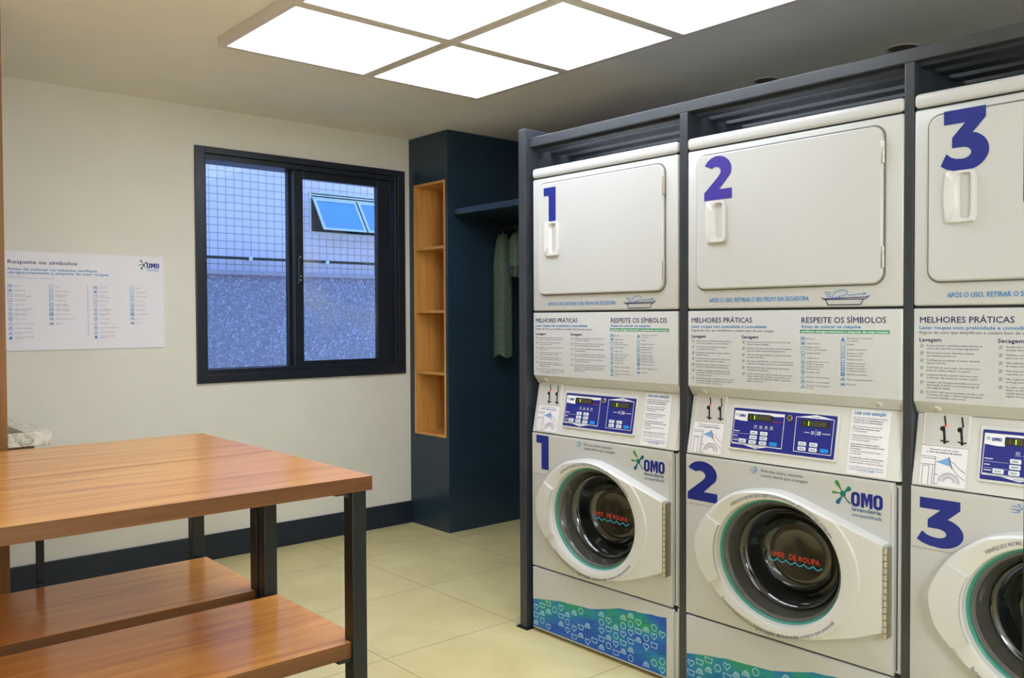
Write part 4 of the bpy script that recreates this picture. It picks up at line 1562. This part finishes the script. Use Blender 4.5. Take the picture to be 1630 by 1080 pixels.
    MB().rings([ell_ring(.83, HF - .078), ell_ring(.80, HF - .070), ell_ring(.75, HF - .076), ell_ring(.70, HF - .098), ell_ring(.655, HF - .125), ell_ring(.62, HF - .136),
                ell_ring(.60, HF - .134), ell_ring(.57, HF - .128), ell_ring(.53, HF - .136), ell_ring(.49, HF - .140)]).build('door_glass_bowl', MT['bowl'], wd, 60)
    MB().rings([ell_ring(.50, HF - .139), ell_ring(.45, HF - .134), ell_ring(.40, HF - .136), ell_ring(.2, HF - .139), ell_ring(.01, HF - .140)], close_end=True).build('door_glass_end', MT['bowl_flat'], wd, 60)
    # load limit lettering on the glass
    LD = -.075   # depth of the lettering plane
    k = MB()
    k2 = MB()
    ux, uz, sc = LIM['u'], LIM['z'], LIM['s']
    put_text(k, 'LIMITE', ux, uz, .017 * sc, F0, LIM['h'], w=.052 * sc, bold=True)
    put_text(k, 'DE ROUPA', ux + .068 * sc, uz, .018 * sc, F0, LIM['h'], w=.115 * sc, bold=True)
    wpts = []
    for i in range(61):
        t = i / 60
        wpts.append((ux - .008 * sc + t * .20 * sc, uz - .006 * sc - .010 * sc * abs(math.sin(PI * 6 * t))))
    k2.ribbon(wpts, .0035 * sc, F0, LIM['h'])
    k.build('load_limit_text', MT['red_ink'], wd)
    k2.build('load_limit_wave', MT['cyan_ink'], wd)
    # arc lettering on the ring
    k = MB()
    arc_text(k, 'VERIFIQUE E RETIRE SEUS OBJETOS DA BORRACHA APÓS O USO DA LAVADORA.', .352, .508, .222, .1965, 131, 33, .0088, F0, HF + .0038)
    k.build('door_lettering', MT['ink'], wd)
    k = MB()
    arc_text(k, [('Solicite à zeladoria a ', False), ('higienização da borracha', True), (' sempre que possível', False)], .352, .506, .246, .214, 222, 324, .0098, F0, HF + .0038)
    k.build('door_lettering', MT['ink'], wd)
    # piano hinge
    hg = MB()
    for q in range(14):
        z0 = .371 + q * (.250 / 14)
        hg.tube((.6915, -.040, z0 + .0011), (.6915, -.040, z0 + .250 / 14 - .0011), .0062, 12)
        hg.box(.682, .692, -.0405, -.034, z0 + .0006, z0 + .250 / 14 - .0006)
    hg.build('piano_hinge', MT['hinge'], wd, 40)
    MB().box(.684, .6945, -.036, -.003, .371, .621, .002).build('hinge_bracket', MT['hinge'], wd)

    # ------------------------------------------------ lower panel with printed wave
    bp_ = MB().box(-.001, MW - .012, -.006, .02, .012, .257, .005, 3).build('base_panel', MT['enamel'], r, 50)
    MB().box(0, MW, .006, .655, .010, .262, .006, 3).build('base_cabinet', MT['enamel'], r, 50)
    MB().box(.03, MW - .03, .03, .62, 0, .015).build('plinth', MT['gap'], r)
    top = [(.003, .127), (.04, .134), (.085, .142), (.125, .147), (.16, .154), (.21, .156), (.27, .161), (.32, .164), (.37, .176), (.42, .190), (.46, .202), (.50, .205), (.53, .210), (.57, .211), (.605, .217), (.64, .218), (.675, .223)]
    pts = [(.003, .020)] + [(.675, .020)] + list(reversed(top))
    MB().prism(pts, FWS, -.001, .0007).build('printed_wave', MT['wave'], bp_)
    def wave_top(u):
        for (a_, b_), (c_, d_) in zip(top[:-1], top[1:]):
            if a_ <= u <= c_: return b_ + (d_ - b_) * (u - a_) / (c_ - a_)
        return 0
    k = MB(); kd = MB()
    seq = ('heart', 'tub', 'iron', 'circ')
    rows, cols = 9, 17
    rnd = random.Random(11)
    pat = ('iron', 'circ', 'heart', 'tub')
    for c_ in range(19):
        u = .0215 + c_ * .0353
        for q in range(7):
            z = .0375 + q * .0305 + (.015 if c_ % 2 else 0)
            if z + .012 > wave_top(u) - .001: continue
            if rnd.random() < .08: continue
            kd_ = pat[(c_ + q * 3 + (c_ // 4)) % 4]
            tgt = kd if rnd.random() < .13 else k
            icon(tgt, kd_, u, z, .0140, FWS, .0014, .0021)
    k.build('wave_icons', MT['wave_icon'], bp_)
    kd.build('wave_icons_dark', MT['wave_icon_dark'], bp_)
    MB().lathe([(.004, 0), (.004, .002), (.002, .003)], .022, .017, FWS, seg=12, close_end=True).build('base_screw', MT['hinge'], bp_)
    return r, B


MT['wave_icon'] = mat('pale_icon_ink', (190, 236, 244), 0.4)
MT['wave_icon_dark'] = mat('muted_icon_ink', (10, 96, 140), 0.4)
LIM = {'u': .285, 'z': .502, 's': .90, 'h': -.05}
NUMS = [dict(dr=(.078, 1.615, .144, 1.746), ws=(.026, .652, .096, .785), c='blue'),
        dict(dr=(.073, 1.618, .181, 1.756), ws=(.004, .645, .125, .775), c='violet'),
        dict(dr=(.074, 1.613, .191, 1.769), ws=(.017, .640, .136, .767), c='blue')]
MLAB = ['white stacked washer and dryer marked with a large 1, farthest from the camera',
        'white stacked washer and dryer marked with a large 2, in the middle',
        'white stacked washer and dryer marked with a large 3, cut by the right edge']
YLEFT = [2.552, 1.795, 1.0515]
proto, _B = build_machine()
machines = [proto] + [copy_tree(proto) for _ in range(2)]
for i, mroot in enumerate(machines):
    mroot.location = (MX, YLEFT[i], 0)
    tag(mroot, MLAB[i], 'washer dryer', 'stacked laundry machines in the rack')
    ddoor = [c for c in mroot.children if c.name.startswith('dryer_door')][0]
    wfront = [c for c in mroot.children if c.name.startswith('washer_front')][0]
    n = NUMS[i]
    k = MB()
    number_shape(k, i + 1, *n['dr'], F0, .0122)
    k.build('number_decal', MT[n['c']], ddoor)
    k = MB()
    number_shape(k, i + 1, *n['ws'], FWS, .0014)
    k.build('number_decal', MT['blue'], wfront)
